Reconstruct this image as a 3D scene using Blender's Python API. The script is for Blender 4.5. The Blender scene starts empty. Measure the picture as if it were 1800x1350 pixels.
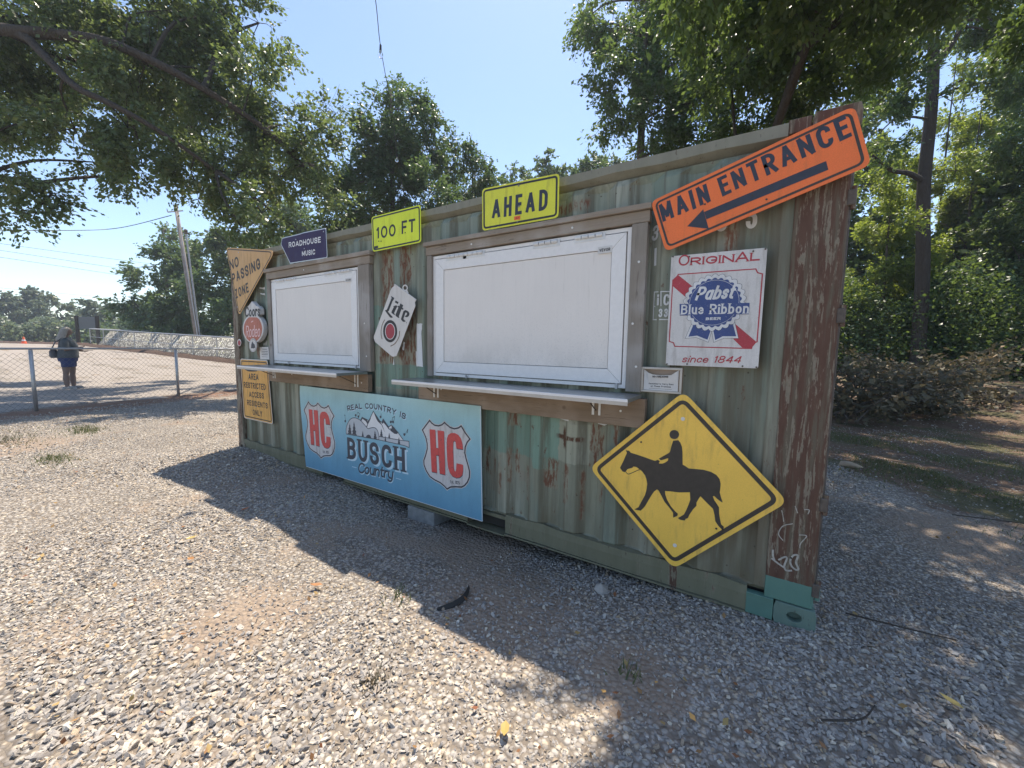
import bpy, bmesh, math, random
import numpy as np
from mathutils import Vector, Matrix
random.seed(7); rng = np.random.default_rng(7)
scene = bpy.context.scene; C = scene.collection
# ------------------------------------------------------------ camera, light, exposure
cam = bpy.data.cameras.new('camera'); cam_o = bpy.data.objects.new('camera', cam); C.objects.link(cam_o)
cam.sensor_width = 36; cam.lens = 690.405/1800*36; cam.clip_start = .05; cam.clip_end = 900
cam_o.matrix_world = Matrix(((0.84216, -0.06275, 0.53557, 5.75644), (0.53902, 0.07031, -0.83935, -2.37419), (0.01502, 0.99555, 0.09304, 1.40201), (0, 0, 0, 1)))
scene.camera = cam_o
TOSUN = Vector((-.11, .366, 1)).normalized()
w = bpy.data.worlds.new('World'); scene.world = w; w.use_nodes = True
nt = w.node_tree; nt.nodes.clear()
sky = nt.nodes.new('ShaderNodeTexSky'); sky.sky_type = 'NISHITA'; sky.sun_disc = False
sky.sun_elevation = math.asin(TOSUN.z); sky.sun_rotation = math.atan2(TOSUN.x, TOSUN.y)
sky.air_density = 1.0; sky.dust_density = .7; sky.ozone_density = 1.3; sky.altitude = 300
bg = nt.nodes.new('ShaderNodeBackground'); bg.inputs['Strength'].default_value = .14
wo = nt.nodes.new('ShaderNodeOutputWorld'); nt.links.new(sky.outputs[0], bg.inputs[0]); nt.links.new(bg.outputs[0], wo.inputs[0])
sl = bpy.data.lights.new('sun', 'SUN'); sl.energy = 4.8; sl.angle = math.radians(.55); sl.color = (1, .9, .765)
so = bpy.data.objects.new('sun', sl); C.objects.link(so); so.rotation_euler = TOSUN.to_track_quat('Z', 'Y').to_euler()
scene.view_settings.view_transform = 'Standard'; scene.view_settings.look = 'None'
scene.view_settings.gamma = 1; scene.view_settings.use_curve_mapping = False; scene.view_settings.exposure = .84
scene.cycles.max_bounces = 6; scene.cycles.diffuse_bounces = 4; scene.cycles.transparent_max_bounces = 6

D={
'horse':[[5.095,0.803],[5.101,0.798],[5.115,0.799],[5.126,0.788],[5.16,0.783],[5.209,0.774],[5.246,0.766],[5.267,0.763],[5.282,0.772],[5.29,0.766],[5.293,0.762],[5.287,0.755],[5.29,0.751],[5.308,0.754],[5.32,0.761],[5.335,0.775],[5.338,0.788],[5.332,0.789],[5.319,0.781],[5.297,0.771],[5.287,0.78],[5.34,0.822],[5.345,0.832],[5.35,0.862],[5.358,0.894],[5.385,0.901],[5.396,0.888],[5.405,0.868],[5.41,0.835],[5.414,0.767],[5.428,0.761],[5.445,0.751],[5.482,0.754],[5.519,0.757],[5.556,0.752],[5.583,0.74],[5.599,0.721],[5.606,0.695],[5.605,0.664],[5.604,0.649],[5.611,0.625],[5.621,0.597],[5.613,0.599],[5.595,0.61],[5.578,0.624],[5.573,0.619],[5.58,0.602],[5.591,0.587],[5.605,0.567],[5.608,0.532],[5.614,0.502],[5.62,0.477],[5.634,0.466],[5.632,0.443],[5.607,0.465],[5.592,0.486],[5.586,0.521],[5.577,0.552],[5.547,0.577],[5.513,0.607],[5.507,0.596],[5.495,0.567],[5.496,0.549],[5.481,0.527],[5.463,0.49],[5.457,0.469],[5.446,0.462],[5.441,0.451],[5.418,0.449],[5.405,0.456],[5.435,0.484],[5.446,0.513],[5.456,0.547],[5.463,0.576],[5.459,0.618],[5.405,0.605],[5.356,0.601],[5.329,0.597],[5.331,0.578],[5.343,0.548],[5.365,0.515],[5.387,0.493],[5.404,0.481],[5.401,0.467],[5.38,0.452],[5.378,0.481],[5.355,0.507],[5.329,0.534],[5.312,0.563],[5.294,0.592],[5.285,0.597],[5.27,0.582],[5.256,0.556],[5.239,0.519],[5.222,0.481],[5.212,0.466],[5.199,0.449],[5.161,0.447],[5.185,0.467],[5.2,0.504],[5.219,0.548],[5.226,0.583],[5.229,0.618],[5.223,0.644],[5.214,0.667],[5.197,0.687],[5.18,0.698],[5.161,0.708],[5.145,0.707],[5.139,0.699],[5.11,0.685],[5.098,0.664],[5.082,0.665],[5.065,0.685],[5.083,0.728],[5.095,0.762],[5.103,0.783]],
'rider_head':[[5.387,0.933],[5.387,0.927],[5.385,0.922],[5.382,0.916],[5.379,0.912],[5.374,0.908],[5.369,0.905],[5.363,0.904],[5.358,0.904],[5.352,0.905],[5.347,0.907],[5.343,0.911],[5.34,0.915],[5.338,0.921],[5.337,0.926],[5.337,0.932],[5.339,0.938],[5.341,0.943],[5.345,0.948],[5.35,0.952],[5.355,0.954],[5.361,0.955],[5.366,0.956],[5.372,0.954],[5.377,0.952],[5.381,0.948],[5.384,0.944],[5.386,0.939]],
'rein':[[5.102,0.666],[5.117,0.656],[5.143,0.671],[5.18,0.695]],
'horse_sign':[[5.398,1.175],[4.872,0.65],[5.397,0.151],[5.902,0.664]],
'horse_bolt':[[5.402,1.023],[5.397,0.293],[5.183,0.861],[5.599,0.447]],
'b_range':[[2.595,0.697],[2.617,0.727],[2.69,0.712],[2.715,0.704],[2.781,0.801],[2.871,0.719],[2.895,0.712],[2.915,0.744],[2.985,0.68],[3.023,0.703],[3.106,0.647],[3.168,0.593],[3.185,0.557],[2.847,0.547],[2.697,0.625]],
'b_shade1':[[2.781,0.801],[2.755,0.759],[2.732,0.736],[2.744,0.73],[2.704,0.673],[2.682,0.633],[2.672,0.642],[2.694,0.671],[2.684,0.697],[2.715,0.704]],
'b_shade2':[[2.781,0.801],[2.871,0.719],[2.904,0.683],[2.937,0.622],[2.89,0.688],[2.841,0.712],[2.822,0.733]],
'b_shade3':[[2.915,0.744],[2.985,0.68],[3.004,0.657],[3.041,0.639],[2.985,0.661],[2.948,0.692],[2.919,0.711],[2.9,0.696],[2.895,0.712]],
'b_shade4':[[3.023,0.703],[3.106,0.647],[3.096,0.63],[3.059,0.629],[3.013,0.648],[3.004,0.67],[3.028,0.673]],
'b_shade5':[[2.617,0.727],[2.69,0.712],[2.694,0.671],[2.669,0.696],[2.622,0.714],[2.605,0.688],[2.595,0.697]],
'b_hill':[[2.37,0.535],[2.372,0.591],[2.397,0.643],[2.443,0.691],[2.504,0.71],[2.574,0.702],[2.636,0.671],[2.698,0.631],[2.729,0.637],[2.77,0.648],[2.81,0.647],[2.839,0.623],[2.853,0.585],[2.852,0.545]],
'b_strip':[[2.853,0.577],[3.168,0.583],[3.243,0.588],[3.245,0.533],[3.189,0.542],[2.852,0.545]],
'b_cave':[[2.669,0.545],[2.68,0.563],[2.708,0.575],[2.735,0.569],[2.747,0.546]],
'b_trees':[[[2.387,0.54],[2.43,0.651],[2.462,0.542]],[[2.457,0.542],[2.495,0.679],[2.538,0.544]],[[2.606,0.544],[2.624,0.602],[2.643,0.545]],[[2.775,0.544],[2.799,0.627],[2.834,0.545]],[[2.863,0.581],[2.889,0.655],[2.911,0.581]],[[2.977,0.581],[2.994,0.63],[3.009,0.581]],[[2.928,0.546],[2.941,0.598],[2.956,0.547]],[[3.099,0.546],[3.119,0.609],[3.138,0.547]]],
'b_notes':[[[2.357,0.66],[2.337,0.721],[2.36,0.717]],[[2.521,0.735],[2.544,0.769],[2.576,0.76]],[[2.562,0.728],[2.574,0.76]],[[2.88,0.759],[2.875,0.791]],[[3.015,0.728],[3.03,0.772],[3.067,0.783],[3.052,0.732]],[[3.186,0.639],[3.218,0.69],[3.227,0.66]]],
'b_real':[[2.403,0.762],[2.799,0.819],[3.199,0.769],[2.397,0.815]],
'b_busch':[[2.383,0.294],[3.192,0.308],[2.383,0.505]],
'b_country':[[2.537,0.177],[3.033,0.21],[2.551,0.282]],
'b_dash1':[[2.45,0.222],[2.514,0.223]],
'b_dash2':[[3.075,0.23],[3.137,0.229]],
'shield':[[3.398,0.707],[3.486,0.803],[3.51,0.782],[3.543,0.768],[3.584,0.768],[3.62,0.781],[3.648,0.804],[3.674,0.788],[3.709,0.77],[3.751,0.765],[3.792,0.777],[3.821,0.798],[3.863,0.747],[3.914,0.7],[3.884,0.668],[3.866,0.629],[3.862,0.586],[3.874,0.545],[3.894,0.495],[3.911,0.445],[3.908,0.397],[3.889,0.355],[3.859,0.32],[3.828,0.301],[3.766,0.291],[3.717,0.279],[3.675,0.252],[3.645,0.272],[3.601,0.291],[3.541,0.302],[3.484,0.32],[3.442,0.363],[3.415,0.41],[3.413,0.451],[3.435,0.5],[3.453,0.555],[3.452,0.6],[3.437,0.649]],
'H1':[[3.485,0.723],[3.55,0.726],[3.566,0.372],[3.507,0.37]],
'H2':[[3.552,0.578],[3.581,0.58],[3.584,0.518],[3.556,0.519]],
'H3':[[3.573,0.726],[3.644,0.727],[3.656,0.372],[3.595,0.372]],
'C':[[3.839,0.609],[3.833,0.656],[3.82,0.691],[3.792,0.717],[3.758,0.727],[3.716,0.721],[3.688,0.703],[3.674,0.671],[3.671,0.599],[3.678,0.49],[3.687,0.436],[3.703,0.401],[3.731,0.376],[3.773,0.37],[3.807,0.38],[3.834,0.404],[3.841,0.443],[3.84,0.488],[3.774,0.488],[3.771,0.441],[3.766,0.421],[3.755,0.422],[3.746,0.447],[3.739,0.61],[3.741,0.653],[3.751,0.666],[3.764,0.659],[3.769,0.636],[3.772,0.607]],
'est':[[3.713,0.313],[3.804,0.321],[3.715,0.341]],
'shieldL':[[1.636,0.699],[1.73,0.802],[2.163,0.696],[1.94,0.25]],
'busch':[[1.573,0.957],[4.007,0.963],[4.032,0.077],[1.64,0.078]],
'p_sign':[[5.292,1.916],[5.738,1.909],[5.736,1.314],[5.291,1.315]],
'p_orig':[[5.33,1.859],[5.709,1.85],[5.328,1.899]],
'p_frame':[[5.306,1.786],[5.327,1.795],[5.332,1.814],[5.695,1.81],[5.704,1.791],[5.725,1.783],[5.723,1.448],[5.705,1.44],[5.701,1.414],[5.334,1.421],[5.327,1.441],[5.304,1.448]],
'p_red1':[[5.331,1.812],[5.308,1.79],[5.308,1.752],[5.373,1.692],[5.407,1.745]],
'p_red2':[[5.62,1.541],[5.721,1.447],[5.701,1.416],[5.66,1.418],[5.618,1.461]],
'p_tailLw':[[5.417,1.553],[5.386,1.465],[5.441,1.47],[5.502,1.444],[5.517,1.515]],
'p_tailLb':[[5.426,1.546],[5.402,1.474],[5.445,1.48],[5.497,1.458],[5.511,1.51]],
'p_tailRw':[[5.513,1.515],[5.527,1.444],[5.574,1.466],[5.641,1.465],[5.618,1.553]],
'p_tailRb':[[5.521,1.511],[5.534,1.456],[5.568,1.476],[5.63,1.476],[5.61,1.544]],
'p_banner':[[5.348,1.653],[5.679,1.644],[5.68,1.587],[5.352,1.59]],
'p_blue':[[5.357,1.596],[5.678,1.591],[5.354,1.648]],
'p_pabst':[[5.423,1.668],[5.602,1.669],[5.434,1.739]],
'p_beer':[[5.483,1.562],[5.554,1.562],[5.482,1.576]],
'p_since':[[5.374,1.333],[5.655,1.337],[5.372,1.371]],
'p_seal':[[5.524,1.655]],
'p_screws':[[5.301,1.912],[5.73,1.903],[5.728,1.32],[5.298,1.321],[5.679,1.898],[5.667,1.323],[5.384,1.903],[5.403,1.325]],
'l_can':[[3.08,1.922],[3.332,1.781],[3.324,1.765],[3.313,1.76],[3.32,1.73],[3.308,1.708],[3.086,1.312],[3.043,1.304],[3.026,1.308],[2.81,1.43],[2.792,1.46],[2.794,1.484],[3.024,1.877],[3.042,1.895],[3.069,1.908],[3.066,1.915]],
'l_lip':[[3.08,1.922],[3.332,1.781],[3.324,1.767],[3.066,1.914]],
'l_ring':[[3.225,1.88],[3.223,1.872],[3.217,1.865],[3.209,1.861],[3.199,1.86],[3.189,1.862],[3.18,1.868],[3.175,1.875],[3.173,1.884],[3.175,1.892],[3.181,1.899],[3.189,1.903],[3.199,1.904],[3.209,1.902],[3.217,1.896],[3.223,1.889]],
'l_ringin':[[3.21,1.884],[3.208,1.878],[3.203,1.874],[3.196,1.873],[3.189,1.875],[3.184,1.88],[3.182,1.886],[3.184,1.892],[3.189,1.896],[3.196,1.897],[3.203,1.895],[3.208,1.89]],
'l_tab':[[3.203,1.865],[3.221,1.867],[3.24,1.835],[3.215,1.845]],
'l_L':[[3.025,1.827],[3.07,1.806],[3.061,1.792],[3.048,1.782],[2.997,1.699],[2.986,1.694],[3.05,1.643],[3.028,1.639],[3.011,1.644],[2.951,1.701],[2.95,1.708],[2.969,1.709],[2.98,1.722],[3.023,1.788],[3.036,1.808]],
'l_idot':[[3.086,1.784],[3.123,1.768],[3.111,1.753],[3.075,1.769]],
'l_istem':[[3.051,1.737],[3.094,1.744],[3.106,1.735],[3.065,1.679],[3.078,1.666],[3.067,1.662],[3.032,1.681],[3.032,1.691],[3.062,1.732]],
'l_t':[[3.144,1.757],[3.179,1.74],[3.166,1.721],[3.182,1.712],[3.174,1.702],[3.157,1.708],[3.123,1.65],[3.13,1.639],[3.117,1.636],[3.082,1.655],[3.082,1.666],[3.119,1.724],[3.106,1.729],[3.115,1.739],[3.131,1.735]],
'l_e':[[3.18,1.691],[3.204,1.7],[3.233,1.69],[3.252,1.673],[3.251,1.658],[3.24,1.645],[3.22,1.639],[3.196,1.645],[3.198,1.651],[3.212,1.654],[3.222,1.667],[3.22,1.674],[3.208,1.679],[3.203,1.676],[3.179,1.629],[3.183,1.621],[3.207,1.606],[3.187,1.601],[3.17,1.604],[3.15,1.622],[3.15,1.63]],
'l_blk':[[3.1,1.524],[3.098,1.503],[3.091,1.483],[3.08,1.465],[3.066,1.45],[3.048,1.438],[3.029,1.431],[3.009,1.428],[2.989,1.431],[2.97,1.438],[2.953,1.449],[2.939,1.465],[2.928,1.483],[2.922,1.504],[2.92,1.526],[2.923,1.548],[2.93,1.568],[2.941,1.586],[2.956,1.601],[2.974,1.613],[2.993,1.619],[3.013,1.621],[3.033,1.618],[3.052,1.611],[3.068,1.599],[3.082,1.584],[3.092,1.566],[3.098,1.545]],
'l_wht':[[3.075,1.523],[3.073,1.508],[3.068,1.493],[3.06,1.48],[3.05,1.468],[3.038,1.46],[3.024,1.455],[3.01,1.453],[2.995,1.455],[2.982,1.46],[2.97,1.468],[2.96,1.48],[2.952,1.493],[2.948,1.508],[2.946,1.524],[2.949,1.54],[2.954,1.555],[2.962,1.569],[2.972,1.58],[2.985,1.588],[2.998,1.593],[3.013,1.595],[3.027,1.593],[3.04,1.587],[3.052,1.579],[3.062,1.567],[3.069,1.554],[3.073,1.539]],
'l_red':[[3.068,1.523],[3.066,1.509],[3.062,1.495],[3.055,1.483],[3.046,1.473],[3.035,1.465],[3.023,1.46],[3.01,1.459],[2.997,1.46],[2.985,1.465],[2.974,1.473],[2.965,1.483],[2.959,1.496],[2.955,1.51],[2.954,1.524],[2.955,1.539],[2.96,1.553],[2.967,1.565],[2.977,1.575],[2.988,1.583],[3,1.587],[3.013,1.589],[3.025,1.587],[3.037,1.582],[3.048,1.574],[3.056,1.564],[3.063,1.551],[3.067,1.538]],
'l_arcL':[[2.941,1.623],[2.913,1.589],[2.896,1.543],[2.893,1.501],[2.903,1.461]],
'l_arcR':[[3.13,1.522],[3.124,1.483],[3.101,1.448],[3.067,1.417],[3.017,1.397]],
'c_out':[[0.723,1.727],[0.754,1.713],[0.782,1.696],[0.806,1.677],[0.825,1.655],[0.839,1.632],[0.847,1.607],[0.849,1.582],[0.846,1.556],[0.837,1.531],[0.823,1.507],[0.803,1.484],[0.779,1.464],[0.75,1.446],[0.718,1.431],[0.682,1.419],[0.644,1.41],[0.605,1.406],[0.566,1.406],[0.527,1.41],[0.489,1.417],[0.454,1.429],[0.422,1.445],[0.395,1.464],[0.372,1.485],[0.355,1.509],[0.344,1.535],[0.34,1.562],[0.341,1.589],[0.349,1.615],[0.363,1.641],[0.383,1.665],[0.408,1.687],[0.438,1.706],[0.471,1.721],[0.507,1.733],[0.427,1.754],[0.433,1.814],[0.524,1.855],[0.603,1.9],[0.707,1.836],[0.737,1.842],[0.786,1.804],[0.787,1.742]],
'c_redp':[[0.708,1.708],[0.736,1.696],[0.761,1.681],[0.782,1.663],[0.798,1.644],[0.81,1.623],[0.818,1.601],[0.82,1.578],[0.817,1.555],[0.809,1.532],[0.796,1.51],[0.779,1.49],[0.757,1.471],[0.732,1.455],[0.703,1.441],[0.672,1.431],[0.638,1.423],[0.604,1.419],[0.569,1.419],[0.535,1.423],[0.502,1.43],[0.472,1.441],[0.444,1.455],[0.42,1.472],[0.4,1.491],[0.385,1.512],[0.376,1.535],[0.372,1.559],[0.373,1.583],[0.38,1.607],[0.393,1.631],[0.41,1.652],[0.432,1.671],[0.458,1.688],[0.487,1.703],[0.519,1.714]],
'c_coors':[[0.423,1.717],[0.785,1.72],[0.451,1.836]],
'c_rodeo':[[0.415,1.473],[0.764,1.48],[0.413,1.613]],
'c_badge':[[0.688,1.382],[0.684,1.364],[0.675,1.347],[0.663,1.332],[0.647,1.319],[0.629,1.308],[0.609,1.302],[0.588,1.3],[0.567,1.301],[0.548,1.307],[0.531,1.317],[0.517,1.329],[0.508,1.345],[0.502,1.362],[0.502,1.381],[0.506,1.399],[0.514,1.416],[0.527,1.432],[0.543,1.445],[0.562,1.455],[0.582,1.461],[0.603,1.463],[0.624,1.461],[0.643,1.455],[0.659,1.445],[0.672,1.432],[0.682,1.417],[0.687,1.4]],
'c_horse':[[0.545,1.343],[0.557,1.389],[0.584,1.427],[0.609,1.404],[0.642,1.389],[0.65,1.352],[0.607,1.342]],
'c_mark':[[0.559,1.652],[0.592,1.67],[0.63,1.667],[0.583,1.652]],
'sticker':[[0.152,1.41],[0.15,1.4],[0.145,1.39],[0.138,1.382],[0.128,1.375],[0.118,1.369],[0.106,1.366],[0.094,1.364],[0.082,1.365],[0.071,1.369],[0.062,1.374],[0.054,1.381],[0.049,1.389],[0.046,1.399],[0.045,1.409],[0.048,1.419],[0.053,1.429],[0.06,1.437],[0.069,1.444],[0.08,1.45],[0.092,1.453],[0.104,1.454],[0.115,1.453],[0.126,1.45],[0.136,1.445],[0.143,1.438],[0.149,1.429],[0.152,1.42]],
'sticker_in':[[0.14,1.406],[0.138,1.398],[0.134,1.391],[0.129,1.385],[0.123,1.379],[0.115,1.375],[0.107,1.373],[0.098,1.372],[0.09,1.372],[0.082,1.375],[0.075,1.379],[0.07,1.384],[0.066,1.391],[0.064,1.398],[0.064,1.405],[0.066,1.413],[0.069,1.42],[0.075,1.426],[0.081,1.432],[0.089,1.436],[0.097,1.438],[0.105,1.439],[0.114,1.438],[0.121,1.436],[0.128,1.432],[0.134,1.427],[0.137,1.42],[0.14,1.413]],
'notice':[[0.63,1.36],[0.839,1.364],[0.849,1.215],[0.632,1.211]],
'tapeJ':[[0.612,2.073],[0.79,2.064],[0.781,1.959],[0.62,1.991],[0.618,2.006],[0.726,2.001],[0.741,2.042],[0.613,2.056]],
'tape2':[[0.725,1.821],[0.772,1.817],[0.769,1.747],[0.747,1.704],[0.724,1.727]],
'tape3':[[0.627,1.401],[0.692,1.443],[0.707,1.413],[0.779,1.414],[0.776,1.38],[0.625,1.379]],
'a_sign':[[0.143,1.207],[0.828,1.208],[0.893,0.445],[0.17,0.445]],
'a_AREA':[[0.344,0.95],[0.594,0.955],[0.352,1.028]],
'a_RESTRICTED':[[0.21,0.841],[0.755,0.846],[0.218,0.915]],
'a_ACCESS':[[0.338,0.73],[0.707,0.737],[0.345,0.802]],
'a_RESIDENTS':[[0.273,0.623],[0.788,0.624],[0.28,0.692]],
'a_ONLY':[[0.412,0.509],[0.648,0.512],[0.419,0.581]],
'a_swash':[[0.269,1.08],[0.352,1.065],[0.473,1.067],[0.562,1.075]],
'nopass':[[-0.033,2.599],[1.153,2.426],[0.226,1.735]],
'n_NO':[[0.057,2.304],[0.296,2.338],[0.064,2.43]],
'n_PASSING':[[0.107,2.135],[0.815,2.26],[0.121,2.263]],
'n_ZONE':[[0.165,1.95],[0.514,2.014],[0.188,2.065]],
'r_sign':[[1.327,2.532],[1.67,2.529],[1.74,2.532],[2.128,2.521],[2.139,2.237],[1.47,2.249],[1.301,2.465]],
'r_ROADHOUSE':[[1.457,2.414],[2.037,2.395],[1.454,2.469]],
'r_MUSIC':[[1.702,2.299],[1.935,2.292],[1.705,2.35]],
'f_sign':[[2.775,2.523],[3.377,2.524],[3.382,2.231],[2.784,2.223]],
'f_n100':[[2.837,2.326],[3.083,2.32],[2.835,2.426]],
'f_FT':[[3.157,2.325],[3.315,2.322],[3.152,2.429]],
'f_box':[[2.808,2.268],[2.858,2.269],[2.86,2.249],[2.808,2.246]],
'h_sign':[[4.004,2.514],[4.608,2.491],[4.609,2.222],[4.009,2.225]],
'h_AHEAD':[[4.092,2.294],[4.528,2.283],[4.09,2.425]],
'h_tag':[[4.277,2.281],[4.326,2.28],[4.326,2.255],[4.277,2.257]],
'm_sign':[[5.174,2.218],[6.02,2.468],[6.094,2.206],[5.267,1.937]],
'm_MAIN':[[5.245,2.094],[5.472,2.16],[5.212,2.193]],
'm_ENTRANCE':[[5.529,2.178],[6.021,2.342],[5.499,2.273]],
'm_shaft':[[5.448,2.117],[5.937,2.257],[5.948,2.217],[5.461,2.078]],
'm_head':[[5.37,2.056],[5.443,2.131],[5.475,2.028]],
'q_sign':[[5.158,1.3],[5.381,1.303],[5.381,1.155],[5.161,1.156]],
'q_paper':[[5.173,1.283],[5.191,1.276],[5.214,1.259],[5.324,1.261],[5.357,1.289],[5.357,1.163],[5.171,1.166]],
'q_l1':[[5.232,1.244],[5.299,1.247],[5.231,1.258]],
'q_l2':[[5.203,1.226],[5.336,1.23],[5.202,1.237]],
'q_l3':[[5.214,1.206],[5.322,1.208],[5.214,1.217]],
'q_l4':[[5.205,1.185],[5.331,1.187]],
'q_top':[[5.233,1.269],[5.305,1.271],[5.232,1.278]],
'w_three':[[5.161,2.031],[5.202,2.026],[5.16,2.115]],
'w_one':[[5.184,1.884],[5.203,1.883],[5.179,1.984]],
'w_box':[[5.198,1.734],[5.33,1.726],[5.331,1.571],[5.198,1.575]],
'w_i':[[5.216,1.655],[5.231,1.655],[5.213,1.719]],
'w_C':[[5.254,1.653],[5.286,1.652],[5.251,1.716]],
'w_n33':[[5.231,1.587],[5.282,1.586],[5.229,1.635]],
'w_mid':[[5.198,1.651],[5.332,1.645]],
'w_div':[[5.239,1.729],[5.243,1.649]],
'w_five':[[5.636,2.029],[5.686,2.031],[5.624,2.153]],
'w_five2':[[5.498,2.024],[5.554,2.023],[5.491,2.149]],
'chalk':[[[5.859,0.377],[5.861,0.349],[5.867,0.333]],[[5.859,0.332],[5.889,0.313],[5.909,0.303]],[[5.888,0.337],[5.912,0.359],[5.92,0.351],[5.912,0.312],[5.92,0.29],[5.941,0.295]],[[5.937,0.361],[5.948,0.38],[5.964,0.381],[5.958,0.344],[5.97,0.315],[5.96,0.306],[5.943,0.318],[5.934,0.34],[5.937,0.361]],[[5.882,0.596],[5.888,0.575],[5.894,0.543]],[[5.936,0.631],[5.947,0.601]],[[5.974,0.624],[5.992,0.626],[5.989,0.606]],[[5.93,0.539],[5.892,0.517],[5.877,0.472],[5.896,0.444]],[[5.963,0.49],[5.991,0.492],[5.97,0.448],[5.968,0.425]]],
'tapeA':[[3.26,1.59],[3.345,1.587],[3.333,1.501],[3.35,1.225],[3.238,1.229],[3.219,1.353],[3.258,1.355]],
'tapeB':[[2.936,1.278],[2.979,1.232],[2.927,1.227]],
'tapeC':[[3.102,1.438],[3.112,1.426],[3.104,1.362],[3.09,1.368]],
'win1':[[1.002,2.128],[2.577,2.107],[2.546,1.174],[0.951,1.192]],
'win2':[[3.501,2.118],[5.063,2.097],[5.069,1.172],[3.497,1.159]],
'vev1':[[2.37,2.026],[2.465,2.029],[2.464,1.992],[2.368,1.989]],
'vev2':[[4.867,2.015],[4.955,2.014],[4.957,1.974],[4.869,1.974]],
'w1head':[[0.913,2.233],[2.751,2.216],[2.748,2.102],[0.929,2.124]],
'w1post':[[2.604,2.106],[2.74,2.113],[2.719,1.114],[2.572,1.144]],
'w1low':[[0.865,1.063],[2.686,1.097],[2.682,0.964],[0.91,0.979]],
'w2head':[[3.435,2.205],[5.168,2.213],[5.173,2.101],[3.44,2.116]],
'w2postL':[[3.446,2.115],[3.521,2.12],[3.528,1.157],[3.453,1.162]],
'w2postR':[[5.069,2.091],[5.152,2.104],[5.176,1.151],[5.075,1.174]],
'w2low':[[3.341,1.1],[5.195,1.079],[5.194,0.958],[3.346,0.928]],
'w1postL':[[0.93,2.137],[1.044,2.14],[0.99,1.168],[0.913,1.165]],
'hinge':[[6.023,1.598],[6.047,1.544]]}
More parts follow.
